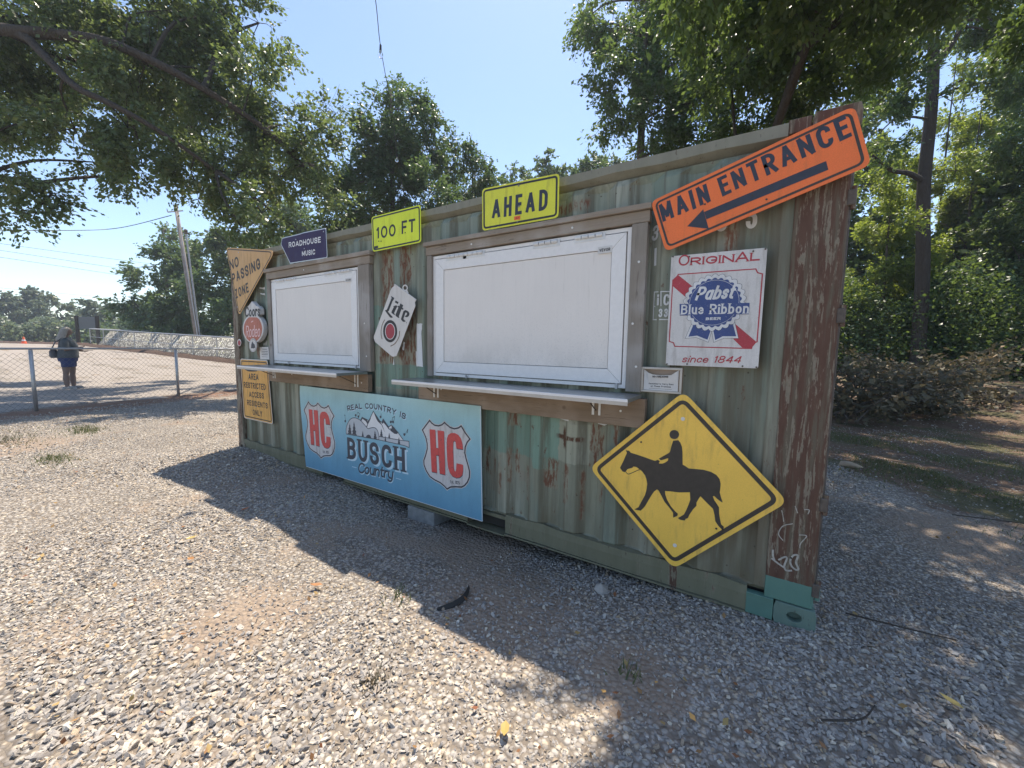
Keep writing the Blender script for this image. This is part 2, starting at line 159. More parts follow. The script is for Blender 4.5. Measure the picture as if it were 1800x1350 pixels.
T={
'A':[[-11.39,-0.87,9.19,1.41],[-10.76,-1.05,7.06,1.23],[-10.79,-0.02,9.64,1.39],[-8.66,0.69,9.51,1.31],[-7.1,1.42,9.23,1.29],[-6.75,2.58,9.73,1.24],[-6.99,3.87,10.52,0.89],[-12.01,0.15,8.64,1.27],[-10.57,1,8.84,1.34],[-7.55,1.43,8.19,1.19],[-7.16,2.54,8.55,1.2],[-5.43,2.92,8.1,0.82],[-9.82,-0.32,6.69,0.62],[-8.54,0.31,6.49,0.82],[-7.78,1.09,6.64,1.05],[-8.62,2.54,7.67,1.3],[-7.13,3.22,7.57,1.2],[-6.06,3.83,7.48,0.87],[-10.33,0.97,6.37,0.64],[-7.37,1.2,5.71,0.7],[-6.68,1.94,5.7,0.86],[-6.4,2.99,6.03,0.95],[-5.73,3.68,5.99,0.78],[-9.66,1.49,5.88,0.4],[-7.31,2.97,5.17,0.68],[-4.57,2.57,4.5,0.65],[-4.82,3.97,6.26,0.79],[-4.76,4.28,7.26,0.65],[-4.35,3.89,5.27,0.63],[-4.07,3.1,4.23,0.5],[-5.67,5.34,8.39,0.45],[-4.96,2.29,4.16,0.41],[-8.16,2.61,5.5,0.49]],
'A2':[[-18.67,1.83,11.53,1.36],[-14.9,2.88,10.28,1.17],[-11.9,3.76,9.43,1.2],[-12.58,5.65,9.45,1.14],[-10.18,5.72,7.86,0.96],[-17.93,2.6,13.63,1.37],[-14.88,4.36,13.14,1.36],[-11.12,5.35,12.16,1.05],[-8.99,5.95,8.47,0.78],[-20.96,-0.71,10.92,1.72],[-18.27,0.37,11.02,1.45],[-19.36,-1.27,11.75,1.75],[-7.9,6.12,7.51,0.68],[-15.62,3.65,12.15,1.35],[-10.11,3.96,9.72,1.13]],
'Alow':[[-8.29,-0.75,5.06,0.59],[-8.6,-0.28,4.86,0.56],[-8.56,-0.73,4.25,0.43],[-9.83,-1.17,4.87,0.79],[-7.96,-0.08,4.68,0.29],[-8.28,-0.49,4.18,0.28],[-10.11,-0.88,4.1,0.28]],
'Alimb1':[[-15.26,-3.48,10.31],[-13,-1.51,9.69],[-9.28,-0.59,8.4],[-8.04,0.07,8.23],[-7.2,0.71,8.14],[-6.35,1.45,7.74],[-5.91,2.28,7.39],[-5.47,3.23,6.9],[-5.14,4.07,6.15]],
'Alimb2':[[-13,-1.51,9.69],[-9.07,-0.46,8.36],[-8.17,-0.19,7.77],[-7.34,0.13,6.97],[-6.58,0.57,6.55],[-6.1,1.19,6.16],[-5.8,2.15,5.59]],
'Alimb3':[[-15.26,-3.48,10.31],[-12.1,-2.11,6.68],[-10.08,-1.21,5.29],[-9.01,-0.68,5],[-8.23,-0.2,4.75]],
'B':[[-8.49,9.06,10.43,1.07],[-8.1,9.95,11.53,1.1],[-7.04,10.08,11.05,0.9],[-8.5,10.32,12.42,0.55],[-6.99,10.35,11.67,0.48],[-8.1,9.61,9.65,1.45],[-7.57,10.92,10.06,1.27],[-9.02,8.87,9,0.96],[-8.12,9.92,8.25,1.86],[-9.93,9.52,7.61,1.42],[-6.18,10.01,7.67,1.29],[-9.28,7.95,7.82,1.05],[-9.91,7.81,6.52,1.07],[-8.99,9.68,6.63,1.52],[-6.85,10.7,6.7,1.5]],
'B2':[[-7.06,12.44,10.3,0.96],[-7.35,12.57,11.06,0.49],[-6.22,12.87,10.6,0.43],[-6.5,13.25,9.57,1.04],[-5.67,12.82,9.87,0.47],[-5.97,14.15,9.51,0.67],[-7.84,13.35,8.79,1.43],[-6.44,14.34,8.43,1.15]],
'B3':[[-10.06,21.62,13.7,0.8],[-9.57,22.38,12.9,0.97],[-9.62,19.96,11.55,0.94]],
'F1':[[-10.86,28.75,16.96,1.17],[-12.19,29.47,16.57,1.11],[-10.33,30.22,16.69,1.1],[-10.72,28.9,14.88,1.71]],
'F2':[[-8.16,29.57,16.21,0.95],[-6.75,29.74,16.64,0.84],[-5.9,30.76,16.61,0.95],[-6.4,28.98,14.74,1.83],[-7.82,27.76,14.17,1.36]],
'C':[[0.3,10.68,12.3,0.75],[1.17,10.23,11.16,0.79],[0.25,10.39,11.53,0.41],[1.15,12.83,13.48,1.23],[1.86,11.22,11.1,1],[1.34,9.84,9.98,0.6],[1.23,9.77,9.01,0.45],[1.61,10.43,9.56,0.8],[2.1,12.63,10.76,1.09],[0.93,10.42,8.49,0.44],[1.5,10.62,8.76,0.65],[2.39,10.61,8.59,0.87],[1.61,12.66,8.73,0.53],[2.76,11.75,8.33,0.84],[3.16,11.79,11.96,1.25],[3.34,11.27,10.1,1.21],[3.56,11.27,8.89,1.04],[3.96,11.73,7.84,0.88],[2.67,12.37,7.88,0.58]],
'C2':[[4.84,9.47,9.71,1.05],[4.83,8.99,8.27,1.02],[4.92,10.29,7.85,0.91],[5.26,9.69,6.78,0.57],[5.94,12.77,11.32,1.27],[5.99,9.97,8.29,1.04],[6.08,11.15,7.93,0.77],[7.15,12.87,11.04,1.13],[7.12,11.58,8.95,0.89],[7.23,13.31,8.96,0.68],[8.07,12.57,10.6,0.91],[7.89,11.6,8.96,0.64]],
'sh':[[4.62,2.07,6.6,0.62],[4.99,2.63,6.9,0.7],[4.7,3.39,6.8,0.75],[5.56,3.2,6.7,0.6],[6.19,3.13,6.5,0.5],[6.75,2.79,6.8,0.7],[5.31,4.34,7.2,0.8],[6.29,4.51,7.4,0.8],[7.33,3.86,7,0.8],[4.4,4.67,7.3,0.8],[5.74,5.85,7.8,0.9],[7.16,5.78,7.6,0.9],[8.39,5.11,7.4,0.9],[6.3,7.4,8.2,1],[7.9,7.6,8.2,1],[4.72,6.53,8,1],[9.32,6.93,8,1.1],[5.27,8.71,8.5,1.1],[6.85,9.45,8.6,1.1],[8.65,9.65,8.6,1.2],[10.26,9.31,8.5,1.2],[5.2,1.59,6.4,0.35]],
'Dtrunk':[[10.81,19.07,-0.81],[10.87,19.31,0.98],[10.8,19.54,4.54],[10.59,19.65,7.83],[10.61,19.85,10.64],[10.53,19.92,12.76],[10.27,19.87,14.85],[9.86,19.97,18.09],[9.2,19.9,21.32]],
'Dl1':[[10.54,19.65,8.1],[9.99,18.96,8.24],[9.42,18.36,8.24],[8.96,17.85,8.46],[8.6,17.53,8.72]],
'Dl2':[[10.67,19.99,12.55],[11.09,20.21,13.24],[11.4,20.5,14.11],[11.8,20.61,14.91],[12.63,21,15.8]],
'Dl3':[[10.55,19.79,10.42],[9.83,18.85,10.28],[9.23,18.06,9.94],[8.78,17.47,9.35]],
'D':[[9,17.72,10.08,0.73],[9.43,17.16,10.62,0.69],[9.34,18.29,13,1.04],[10.4,18.61,13.55,0.91],[11.63,20.95,13.8,0.77],[12.28,21.29,14.37,0.99],[12.92,20.78,13.19,1.05],[12.02,18.9,11.44,0.79],[12.95,19.99,11.18,1.01],[11.06,18.75,11.13,0.45],[8.98,17.07,8.63,0.56],[9.95,18.46,15.13,1.42],[12.39,21.66,16.2,1.55],[13.36,20.23,13.42,1.2]],
'E1':[[9.34,20.69,8.42,0.97],[10.7,23.38,9.82,1.11],[10.46,22.28,7.51,1.27],[9.59,22.44,6.67,1.19],[10.94,22.04,5.43,1.26],[9.91,22.24,4.54,1.31],[10.99,22.31,3.22,1.29],[9.8,21.7,2.18,1.3],[9.05,21.27,3.45,1.04],[9.58,20.82,0.64,1.01],[10.45,20.64,0.93,1.1]],
'E2':[[12.64,24.44,9.78,1.18],[13.89,26.71,11.67,1.11],[14.76,27.47,13.09,1.11],[13.43,26.15,8.38,1.39],[14.33,25.68,9.12,1.45],[12.71,24.92,6.05,1.36],[14.15,26.18,6.68,1.51],[13.53,25.17,3.9,1.36],[14.78,26.34,4.23,1.38],[12.6,24.27,3.05,1.21],[13.46,24.88,1.46,1.22],[14.61,25.71,1.75,1.23],[9.92,17.76,6.14,0.45],[11.21,19.77,5.63,0.4]],
'E5':[[10.6,26.84,12.27,1.36],[11.25,24.84,9.44,1.39],[13.84,29.11,13.86,1.36],[14.31,29.66,16.27,1.21],[15.39,29.48,14.7,1.47],[12.63,26.47,16.88,0.97],[14.19,28.89,11.38,1.51],[14.57,27.92,17.05,1.12],[10.97,27.37,14.71,0.91]],
'E3':[[13.91,22.73,11.5,1.14],[13.71,21.17,8.96,1.29],[14.12,21.4,6.89,1.41],[14.08,22.1,5.34,1.37],[14.83,22.37,4.65,1.36],[14.53,22.32,2.87,1.38],[15.73,23.34,1.98,1.64],[15.68,22.43,6.3,1.74],[15.25,22.09,9.37,1.7],[14.6,22.5,1.03,1.17]],
'E4':[[8.76,28.45,14.66,1.5],[7.83,29.93,14.92,1.79],[9.97,29.4,14.13,1.35],[6.06,28.56,14.1,1.78],[9.81,30.62,11.66,1.78],[10.67,32.07,17.83,1.43]],
'G1':[[-48.39,11.36,4.92,1.98],[-49.04,12.79,7.45,2.16],[-44.21,12.89,9.6,1.8],[-48.41,11.7,2.91,1.77],[-44.57,12.75,4.89,2.56],[-48.44,13.84,12.87,1.08],[-46.74,14.21,11.57,1.49],[-48.46,11.38,8.91,0.81],[-43.83,14.55,8.46,2.61],[-40.67,13.75,4.54,2.48],[-41.48,12.99,2.06,1.66]],
'G2':[[-37.13,14.55,9.94,2.11],[-34.98,15.58,11.43,2.34],[-38.66,14.53,6.95,2.71],[-35.32,15.6,8.41,2.64],[-34.19,13.55,3.54,2.5],[-37.4,13.36,10.72,1.44],[-34.02,17.62,12.31,2.15],[-30.8,18.54,12.59,2.09],[-31.03,15.55,8.96,2.47],[-31.25,19.56,10.83,2.16],[-38.15,14.08,1.54,2.16]],
'G3':[[-99.66,18.32,6.63,2.55],[-104.06,17.59,5.65,1.96],[-98.54,20.28,5.15,3.02],[-102.38,20.08,7.96,1.54],[-96.23,21.25,3.57,2.69],[-101.22,17.68,3.46,2.36]],
'G4':[[-123.82,10.86,7.42,3.47],[-124.55,12.9,9.38,2.61],[-123.3,9.5,8.96,2.5],[-120.27,11.03,4.5,3.64],[-128.51,8.31,5.65,4.08]],
'G5':[[-123.14,15.82,9.62,2.42],[-118.69,16.61,7.14,2.97],[-121.13,14.54,5.89,3.79],[-120.08,17.05,4.24,3.14],[-124.46,14.39,8.94,2.17]],
'wires':[[[-36.1,-2.19,7.55],[-41.79,3.96,9.74],[-47.98,9.81,12.25],[-36.91,10.81,11.23]],[[-70.34,-2.02,12.7],[-85.31,6.53,14.8],[-89.88,21.57,15.58],[-98.93,39.82,17.36]],[[-70.29,-2.08,11.89],[-85.25,6.46,13.85],[-89.79,21.46,14.06],[-98.8,39.68,15.28]],[[-70.25,-2.13,11.14],[-85.19,6.39,12.89],[-89.71,21.38,12.85],[-98.69,39.55,13.46]],[[-107.92,-2.38,10.82],[-117.9,9.17,11.23],[-125.8,28.01,11.7],[-121.59,48.53,11.39]]],
'string':[[2.15,0.21,6.73],[1.13,1.21,6.64],[0.42,1.95,6.65],[-0.26,2.59,6.65],[-1.18,3.55,6.63],[-1.76,4.14,6.69],[-3.58,5.86,6.92],[-5.1,7.4,7],[-6.55,8.86,7.03],[-8.24,10.74,6.8]],
'poleT':[-34.55,10.55,11.47],
'poleB':[-32.58,10.71,1.5],
'pole2T':[-34.52,11.03,10.25],
'pole2B':[-32.99,11.04,1.5],
'A_':[-46.24,7.29,1],
'Atop':[-47.08,6.92,2.5],
'B_':[-18.41,9.46,0.08],
'Btop':[-18.5,9.56,1.54],
'board1':[-50.37,7.34,3.65],
'board2':[-48.77,8.24,2.58],
'cone':[-76.24,7.24,1.23],
'person':[-11.13,0.28,0.03],
'lotR':[-14.51,5.89,-0.85],
'edge0':[-59.84,3.39,1.05]}

# ------------------------------------------------------------ helpers
class MB:
    def __init__(s): s.v = []; s.f = []
    def add(s, v, f):
        o = len(s.v); s.v += [tuple(p) for p in v]; s.f += [tuple(i+o for i in q) for q in f]; return s
    def box(s, x0, x1, y0, y1, z0, z1):
        return s.add([(x0,y0,z0),(x1,y0,z0),(x1,y1,z0),(x0,y1,z0),(x0,y0,z1),(x1,y0,z1),(x1,y1,z1),(x0,y1,z1)],
                     [(0,3,2,1),(4,5,6,7),(0,1,5,4),(1,2,6,5),(2,3,7,6),(3,0,4,7)])
    def plate(s, poly, y, t):
        """polygon in (x,z), front face at y (towards -Y), thickness t"""
        n = len(poly)
        a = sum(poly[i][0]*poly[(i+1)%n][1]-poly[(i+1)%n][0]*poly[i][1] for i in range(n))
        if a < 0: poly = poly[::-1]
        if t <= 0: return s.add([(p[0],y,p[1]) for p in poly], [tuple(range(n))])
        v = [(p[0],y,p[1]) for p in poly]+[(p[0],y+t,p[1]) for p in poly]
        return s.add(v, [tuple(range(n)), tuple(range(2*n-1,n-1,-1))]+[((i+1)%n,i,i+n,(i+1)%n+n) for i in range(n)])
    def ribbon(s, pts, t, y, closed=False, cap=.5, curve=None):
        pts = [Vector(p[:2]) for p in pts]
        if closed and (pts[0]-pts[-1]).length < 1e-6: pts.pop()
        pts = [p for i, p in enumerate(pts) if i == 0 or (p-pts[i-1]).length > 1e-6]
        n = len(pts)
        if n < 2: return s
        if not closed:
            pts[0] = pts[0]-(pts[1]-pts[0]).normalized()*t*cap; pts[-1] = pts[-1]+(pts[-1]-pts[-2]).normalized()*t*cap
        L = []; Rr = []
        for i in range(n):
            a = pts[i-1] if (closed or i > 0) else None; b = pts[(i+1)%n] if (closed or i < n-1) else None
            d1 = (pts[i]-a).normalized() if a is not None else (b-pts[i]).normalized()
            d2 = (b-pts[i]).normalized() if b is not None else d1
            n1 = Vector((-d1.y,d1.x)); n2 = Vector((-d2.y,d2.x)); m = n1+n2
            if m.length < .05: m = n1.copy()
            m.normalize(); k = 1/max(m.dot(n1), .55)
            L.append(pts[i]+m*t/2*k); Rr.append(pts[i]-m*t/2*k)
        yy = (lambda p: y+curve(p[0])) if curve else (lambda p: y)
        v = [(p[0],yy(p),p[1]) for p in L]+[(p[0],yy(p),p[1]) for p in Rr]
        m_ = n if closed else n-1
        return s.add(v, [(i,(i+1)%n,n+(i+1)%n,n+i)[::-1] for i in range(m_)])
    def tube(s, pts, r, k=6, cap=True):
        pts = [Vector(p) for p in pts]; n = len(pts)
        rr = r if isinstance(r, (list, tuple)) else [r]*n
        base = len(s.v); up = None
        for i, p in enumerate(pts):
            d = (pts[min(i+1,n-1)]-pts[max(i-1,0)])
            d = d.normalized() if d.length > 1e-9 else Vector((0,0,1))
            if up is None:
                up = Vector((1,0,0)) if abs(d.x) < .8 else Vector((0,1,0))
            u = (up-d*up.dot(d)); u = u.normalized() if u.length > 1e-6 else d.orthogonal().normalized(); up = u
            q = d.cross(u)
            for j in range(k):
                a = 2*math.pi*j/k; s.v.append(tuple(p+(u*math.cos(a)+q*math.sin(a))*rr[i]))
        for i in range(n-1):
            for j in range(k):
                a = base+i*k+j; b = base+i*k+(j+1)%k; s.f.append((a,b,b+k,a+k))
        if cap:
            s.f.append(tuple(base+j for j in range(k))[::-1]); s.f.append(tuple(base+(n-1)*k+j for j in range(k)))
        return s
    def disc(s, x, z, r, y, t=.002, n=12, rz=None):
        return s.plate([(x+r*math.cos(2*math.pi*i/n), z+(rz or r)*math.sin(2*math.pi*i/n)) for i in range(n)], y, t)
    def ball(s, c, r, n=8, m=6):
        v = []; f = []
        r3 = r if isinstance(r, (tuple, list)) else (r, r, r)
        for i in range(m+1):
            ph = math.pi*i/m
            for j in range(n):
                th = 2*math.pi*j/n; v.append((c[0]+r3[0]*math.sin(ph)*math.cos(th), c[1]+r3[1]*math.sin(ph)*math.sin(th), c[2]+r3[2]*math.cos(ph)))
        for i in range(m):
            for j in range(n): f.append((i*n+j, (i+1)*n+j, (i+1)*n+(j+1)%n, i*n+(j+1)%n))
        return s.add(v, f)

def wpos(o):
    p = Vector((0,0,0))
    while o is not None: p = p+o.location; o = o.parent
    return p
def link(name, me, mat, parent=None):
    o = bpy.data.objects.new(name, me); C.objects.link(o)
    if mat is not None: me.materials.append(mat)
    if parent is not None: o.parent = parent
    return o
def part(name, mb, mat, parent=None, bevel=0, smooth=False, label=None):
    off = wpos(parent)
    me = bpy.data.meshes.new(name)
    me.from_pydata([(v[0]-off.x, v[1]-off.y, v[2]-off.z) for v in mb.v], [], mb.f); me.update()
    if smooth: me.shade_smooth()
    o = link(name, me, mat, parent)
    if bevel:
        m = o.modifiers.new('bevel', 'BEVEL'); m.width = bevel; m.segments = 2; m.limit_method = 'ANGLE'; m.angle_limit = .7
    if label: o['label'] = label
    return o
def thing(name, label, cat, loc=(0,0,0), group=None):
    o = bpy.data.objects.new(name, None); C.objects.link(o); o.location = loc; o.empty_display_size = .1
    return tag(o, label, cat, group)
def tag(o, label, cat, group=None, kind=None):
    if label: o['label'] = label
    if cat: o['category'] = cat
    if group: o['group'] = group
    if kind: o['kind'] = kind
    return o
def setting(o, kind='structure'): o['kind'] = kind; return o

# ------------------------------------------------------------ materials
class NT:
    def __init__(s, name):
        s.m = bpy.data.materials.new(name); s.m.use_nodes = True; s.t = s.m.node_tree; s.t.nodes.clear()
        s.out = s.n('ShaderNodeOutputMaterial')
    def n(s, typ, **kw):
        x = s.t.nodes.new(typ)
        for k, v in kw.items(): setattr(x, k, v)
        return x
    def put(s, sock, v):
        if hasattr(v, 'is_output'): s.t.links.new(v, sock)
        elif isinstance(v, (tuple, list)) and len(v) == 3 and sock.type == 'RGBA': sock.default_value = (*v, 1)
        else: sock.default_value = v
    def pos(s): return s.n('ShaderNodeNewGeometry').outputs['Position']
    def obj(s): return s.n('ShaderNodeTexCoord').outputs['Object']
    def scale(s, v, sc, rot=(0,0,0)):
        x = s.n('ShaderNodeMapping'); s.put(x.inputs[0], v); x.inputs['Scale'].default_value = sc; x.inputs['Rotation'].default_value = rot; return x.outputs[0]
    def noise(s, v, sc=5, det=4, rough=.55, dist=0, col=False):
        x = s.n('ShaderNodeTexNoise'); s.put(x.inputs['Vector'], v); x.inputs['Scale'].default_value = sc; x.inputs['Detail'].default_value = det
        x.inputs['Roughness'].default_value = rough; x.inputs['Distortion'].default_value = dist; return x.outputs['Color' if col else 'Fac']
    def vor(s, v, sc=10, feat='F1', out='Distance', rand=1):
        x = s.n('ShaderNodeTexVoronoi', feature=feat); s.put(x.inputs['Vector'], v); x.inputs['Scale'].default_value = sc; x.inputs['Randomness'].default_value = rand; return x.outputs[out]
    def ramp(s, f, stops, interp='LINEAR'):
        x = s.n('ShaderNodeValToRGB'); s.put(x.inputs[0], f); e = x.color_ramp.elements; x.color_ramp.interpolation = interp
        while len(e) < len(stops): e.new(.5)
        for i, (p, c) in enumerate(stops):
            e[i].position = p; e[i].color = (*c, 1) if isinstance(c, (tuple, list)) else (c, c, c, 1)
        return x.outputs[0]
    def step(s, f, a, b):
        x = s.n('ShaderNodeMapRange', interpolation_type='SMOOTHSTEP'); s.put(x.inputs['Value'], f); x.inputs['From Min'].default_value = a; x.inputs['From Max'].default_value = b
        return x.outputs[0]
    def math(s, op, a, b=0., clamp=False):
        x = s.n('ShaderNodeMath', operation=op, use_clamp=clamp); s.put(x.inputs[0], a); s.put(x.inputs[1], b); return x.outputs[0]
    def mul(s, *a):
        r = a[0]
        for b in a[1:]: r = s.math('MULTIPLY', r, b)
        return r
    def mix(s, f, a, b, mode='MIX'):
        x = s.n('ShaderNodeMix', data_type='RGBA', blend_type=mode); s.put(x.inputs['Factor'], f); s.put(x.inputs[6], a); s.put(x.inputs[7], b); return x.outputs[2]
    def xyz(s, v):
        x = s.n('ShaderNodeSeparateXYZ'); s.put(x.inputs[0], v); return x.outputs
    def bump(s, h, st=.3, d=.01):
        x = s.n('ShaderNodeBump'); s.put(x.inputs['Height'], h); x.inputs['Strength'].default_value = st; x.inputs['Distance'].default_value = d; return x.outputs[0]
    def bsdf(s, col, rough=.6, metal=0, normal=None, spec=.5, **kw):
        x = s.n('ShaderNodeBsdfPrincipled'); s.put(x.inputs['Base Color'], col); s.put(x.inputs['Roughness'], rough); s.put(x.inputs['Metallic'], metal)
        x.inputs['Specular IOR Level'].default_value = spec
        if normal is not None: s.put(x.inputs['Normal'], normal)
        for k, v in kw.items(): s.put(x.inputs[k.replace('_', ' ')], v)
        return x.outputs[0]
    def done(s, sh): s.t.links.new(sh, s.out.inputs[0]); return s.m

def plain(name, col, rough=.55, metal=0, var=.12, sc=14, spec=.5, bump=.05):
    t = NT(name); p = t.pos(); n = t.noise(p, sc, 5, .6)
    f = t.ramp(n, [(.25, 1-var), (.75, 1+var)])
    c = t.mix(1., col, f, 'MULTIPLY')
    return t.done(t.bsdf(c, rough, metal, t.bump(t.noise(p, sc*6, 3), bump, .004), spec))
def sign_mat(name, col, dirt=.18, spots=True, grad=None, rough=.42, scratch=0):
    """painted sheet metal: sheeting grain, faint streaks of grime, tiny chips"""
    t = NT(name); p = t.pos()
    if grad: base = t.ramp(t.xyz(p)[2], grad)
    else: base = col
    st = t.noise(t.scale(p, (9, 9, 1.6)), 3, 5, .65)
    c = t.mix(t.mul(t.step(st, .48, .75), dirt*1.6), base, (.16, .12, .075))
    fine = t.noise(p, 220, 2); c = t.mix(1., c, t.ramp(fine, [(.3, .93), (.7, 1.05)]), 'MULTIPLY')
    big = t.noise(p, 4, 3); c = t.mix(1., c, t.ramp(big, [(.3, .92), (.7, 1.04)]), 'MULTIPLY')
    if spots:
        sp = t.math('LESS_THAN', t.vor(p, 26), .045); sp = t.mul(sp, t.step(t.noise(p, 9, 2), .5, .6)); c = t.mix(t.mul(sp, .75), c, (.13, .085, .05))
    if scratch:
        sc_ = t.noise(t.scale(p, (26, 26, 60), (0, .6, 0)), 4, 6, .8); c = t.mix(t.mul(t.step(sc_, .58, .66), scratch), c, (.62, .6, .56))
    return t.done(t.bsdf(c, t.ramp(st, [(.3, rough-.08), (.7, rough+.15)]), 0, t.bump(fine, .04, .001), .4))

def box_mask(t, X, Z, x0, x1, z0, z1, e=.004):
    a = t.mul(t.step(X, x0-e, x0+e), t.math('SUBTRACT', 1., t.step(X, x1-e, x1+e)))
    b = t.mul(t.step(Z, z0-e, z0+e), t.math('SUBTRACT', 1., t.step(Z, z1-e, z1+e)))
    return t.mul(a, b)
def container_paint():
    t = NT('container_green_paint'); p = t.pos(); x, y, z = t.xyz(p)
    nz = t.noise(p, 16, 4, .65, col=True)
    dx = t.math('ADD', x, t.mul(t.math('SUBTRACT', t.xyz(nz)[0], .5), .05)); dz = t.math('ADD', z, t.mul(t.math('SUBTRACT', t.xyz(nz)[1], .5), .03))
    # two paints: old olive green under, paler teal above, in tall vertical lanes
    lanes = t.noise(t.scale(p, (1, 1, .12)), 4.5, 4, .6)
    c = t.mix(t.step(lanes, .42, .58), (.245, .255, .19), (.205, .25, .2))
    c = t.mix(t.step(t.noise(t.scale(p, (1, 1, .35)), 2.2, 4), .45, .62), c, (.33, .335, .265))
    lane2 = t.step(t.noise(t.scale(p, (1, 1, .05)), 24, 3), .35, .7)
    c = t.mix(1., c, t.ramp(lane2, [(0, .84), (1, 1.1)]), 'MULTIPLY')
    for (x0, x1, z0, z1, col) in [(3.96, 4.42, .62, .94, (.135, .27, .215)), (4.42, 4.6, .55, .97, (.17, .34, .27)), (4.6, 4.83, .63, .9, (.38, .39, .3)), (2.72, 3.4, 1.02, 1.235, (.125, .25, .2)),
                                  (2.68, 2.93, 1.52, 1.76, (.15, .27, .22)), (2.66, 2.92, 1.4, 1.52, (.15, .23, .18)), (.55, .9, 1.9, 2.2, (.17, .23, .19)), (3.5, 3.94, 2.24, 2.44, (.17, .215, .175)),
                                  (4.02, 4.12, .3, .46, (.26, .235, .18)), (4.28, 4.4, .42, .5, (.26, .235, .18)), (5.15, 5.75, 2.1, 2.4, (.19, .25, .2))]:
        c = t.mix(t.mul(box_mask(t, dx, dz, x0, x1, z0, z1), .62), c, col)
    # broad vertical weather streaks
    st = t.noise(t.scale(p, (1, 1, .07)), 38, 5, .7)
    c = t.mix(t.mul(t.step(st, .5, .72), .5), c, (.11, .115, .075))
    rib = t.math('FRACT', t.math('DIVIDE', t.math('SUBTRACT', x, 4.19), .278)); rib_shade = t.math('ADD', box_mask(t, rib, rib, .02, .22, -1, 2, .03), box_mask(t, rib, rib, .72, .76, -1, 2, .02)); c = t.mix(t.mul(rib_shade, t.step(st, .3, .55), .7), c, (.12, .11, .075))  # darker bands on the rib slopes: corrugation shading painted in, broken up with dirt
    c = t.mix(t.mul(t.step(t.noise(t.scale(p, (1, 1, .05)), 55, 4, .7), .56, .7), .35), c, (.38, .38, .3))
    # right end: brown greasy film over the paint
    c = t.mix(t.mul(t.step(dx, 5.2, 5.8), t.step(t.noise(t.scale(p, (1, 1, .1)), 14, 4), .28, .62), .8), c, (.13, .105, .07))
    # foot grime
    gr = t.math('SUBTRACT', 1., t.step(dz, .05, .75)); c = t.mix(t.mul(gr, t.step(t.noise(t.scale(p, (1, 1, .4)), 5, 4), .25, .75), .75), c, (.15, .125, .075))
    # rust: named runs and general flecks
    rn = t.noise(t.scale(p, (1, 1, .22)), 42, 5, .7)
    rust = 0.
    for (x0, x1, z0, z1) in [(4.2, 4.225, .4, .66), (4.255, 4.28, .48, .66), (4.5, 4.6, .42, .63), (4.83, 4.93, .62, .98), (3.985, 4.02, .42, .64), (4.06, 4.085, .45, .56), (4.21, 4.29, .83, .93), (4.9, 4.93, .4, .6), (4.37, 4.39, .3, .55), (4.66, 4.69, .35, .62), (4.78, 4.8, .25, .6), (5.0, 5.03, .75, .93), (4.13, 4.15, .3, .6), (5.25, 5.27, 1.15, 1.3), (5.55, 5.6, 1.9, 2.1), (3.5, 3.55, .95, 1.15),
                             (2.83, 2.97, 1.75, 2.25), (3.08, 3.17, 1.85, 2.25), (2.8, 2.93, 1.235, 1.5), (3.06, 3.22, 1.235, 1.75), (.52, .58, .9, 1.9), (1.28, 1.34, .5, .75), (1.5, 1.53, .3, .62), (.68, .72, 1.7, 2.1),
                             (4.55, 4.78, 2.27, 2.33), (2.66, 2.7, 1.4, 1.95)]:
        m = box_mask(t, dx, dz, x0, x1, z0, z1, .012); rust = t.math('MAXIMUM', rust, m) if not isinstance(rust, float) else m
    # star shaped rust scar
    px, pz = t.math('SUBTRACT', dx, 4.69), t.math('SUBTRACT', dz, .8)
    ax = t.math('MULTIPLY', t.math('SUBTRACT', 1., t.step(t.math('ABSOLUTE', pz), .008, .022)), t.math('SUBTRACT', 1., t.step(t.math('ABSOLUTE', px), .08, .12)))
    bx = t.math('MULTIPLY', t.math('SUBTRACT', 1., t.step(t.math('ABSOLUTE', t.math('ADD', px, .03)), .008, .02)), t.math('SUBTRACT', 1., t.step(t.math('ABSOLUTE', pz), .05, .09)))
    star = t.math('MAXIMUM', ax, bx)
    edge = t.mul(rust, t.step(rn, .46, .56)); halo = t.mul(rust, t.step(rn, .3, .5))
    c = t.mix(t.mul(halo, .55), c, (.27, .23, .16)); c = t.mix(t.mul(edge, .9), c, (.15, .058, .03)); c = t.mix(t.mul(star, t.step(rn, .35, .5)), c, (.1, .045, .025))
    fl = t.mul(t.step(t.noise(t.scale(p, (1, 1, .4)), 23, 6, .75), .63, .68), .85); c = t.mix(fl, c, (.13, .06, .035))
    sp = t.mul(t.math('LESS_THAN', t.vor(p, 14), .07), t.step(t.noise(p, 7, 2), .48, .55)); c = t.mix(t.mul(sp, .8), c, (.06, .045, .03))
    h = t.math('ADD', t.noise(t.scale(p, (1, 1, .5)), 12, 4), t.mul(edge, -.3))
    return t.done(t.bsdf(c, t.ramp(rn, [(.3, .5), (.7, .75)]), 0, t.bump(h, .25, .008), .35))
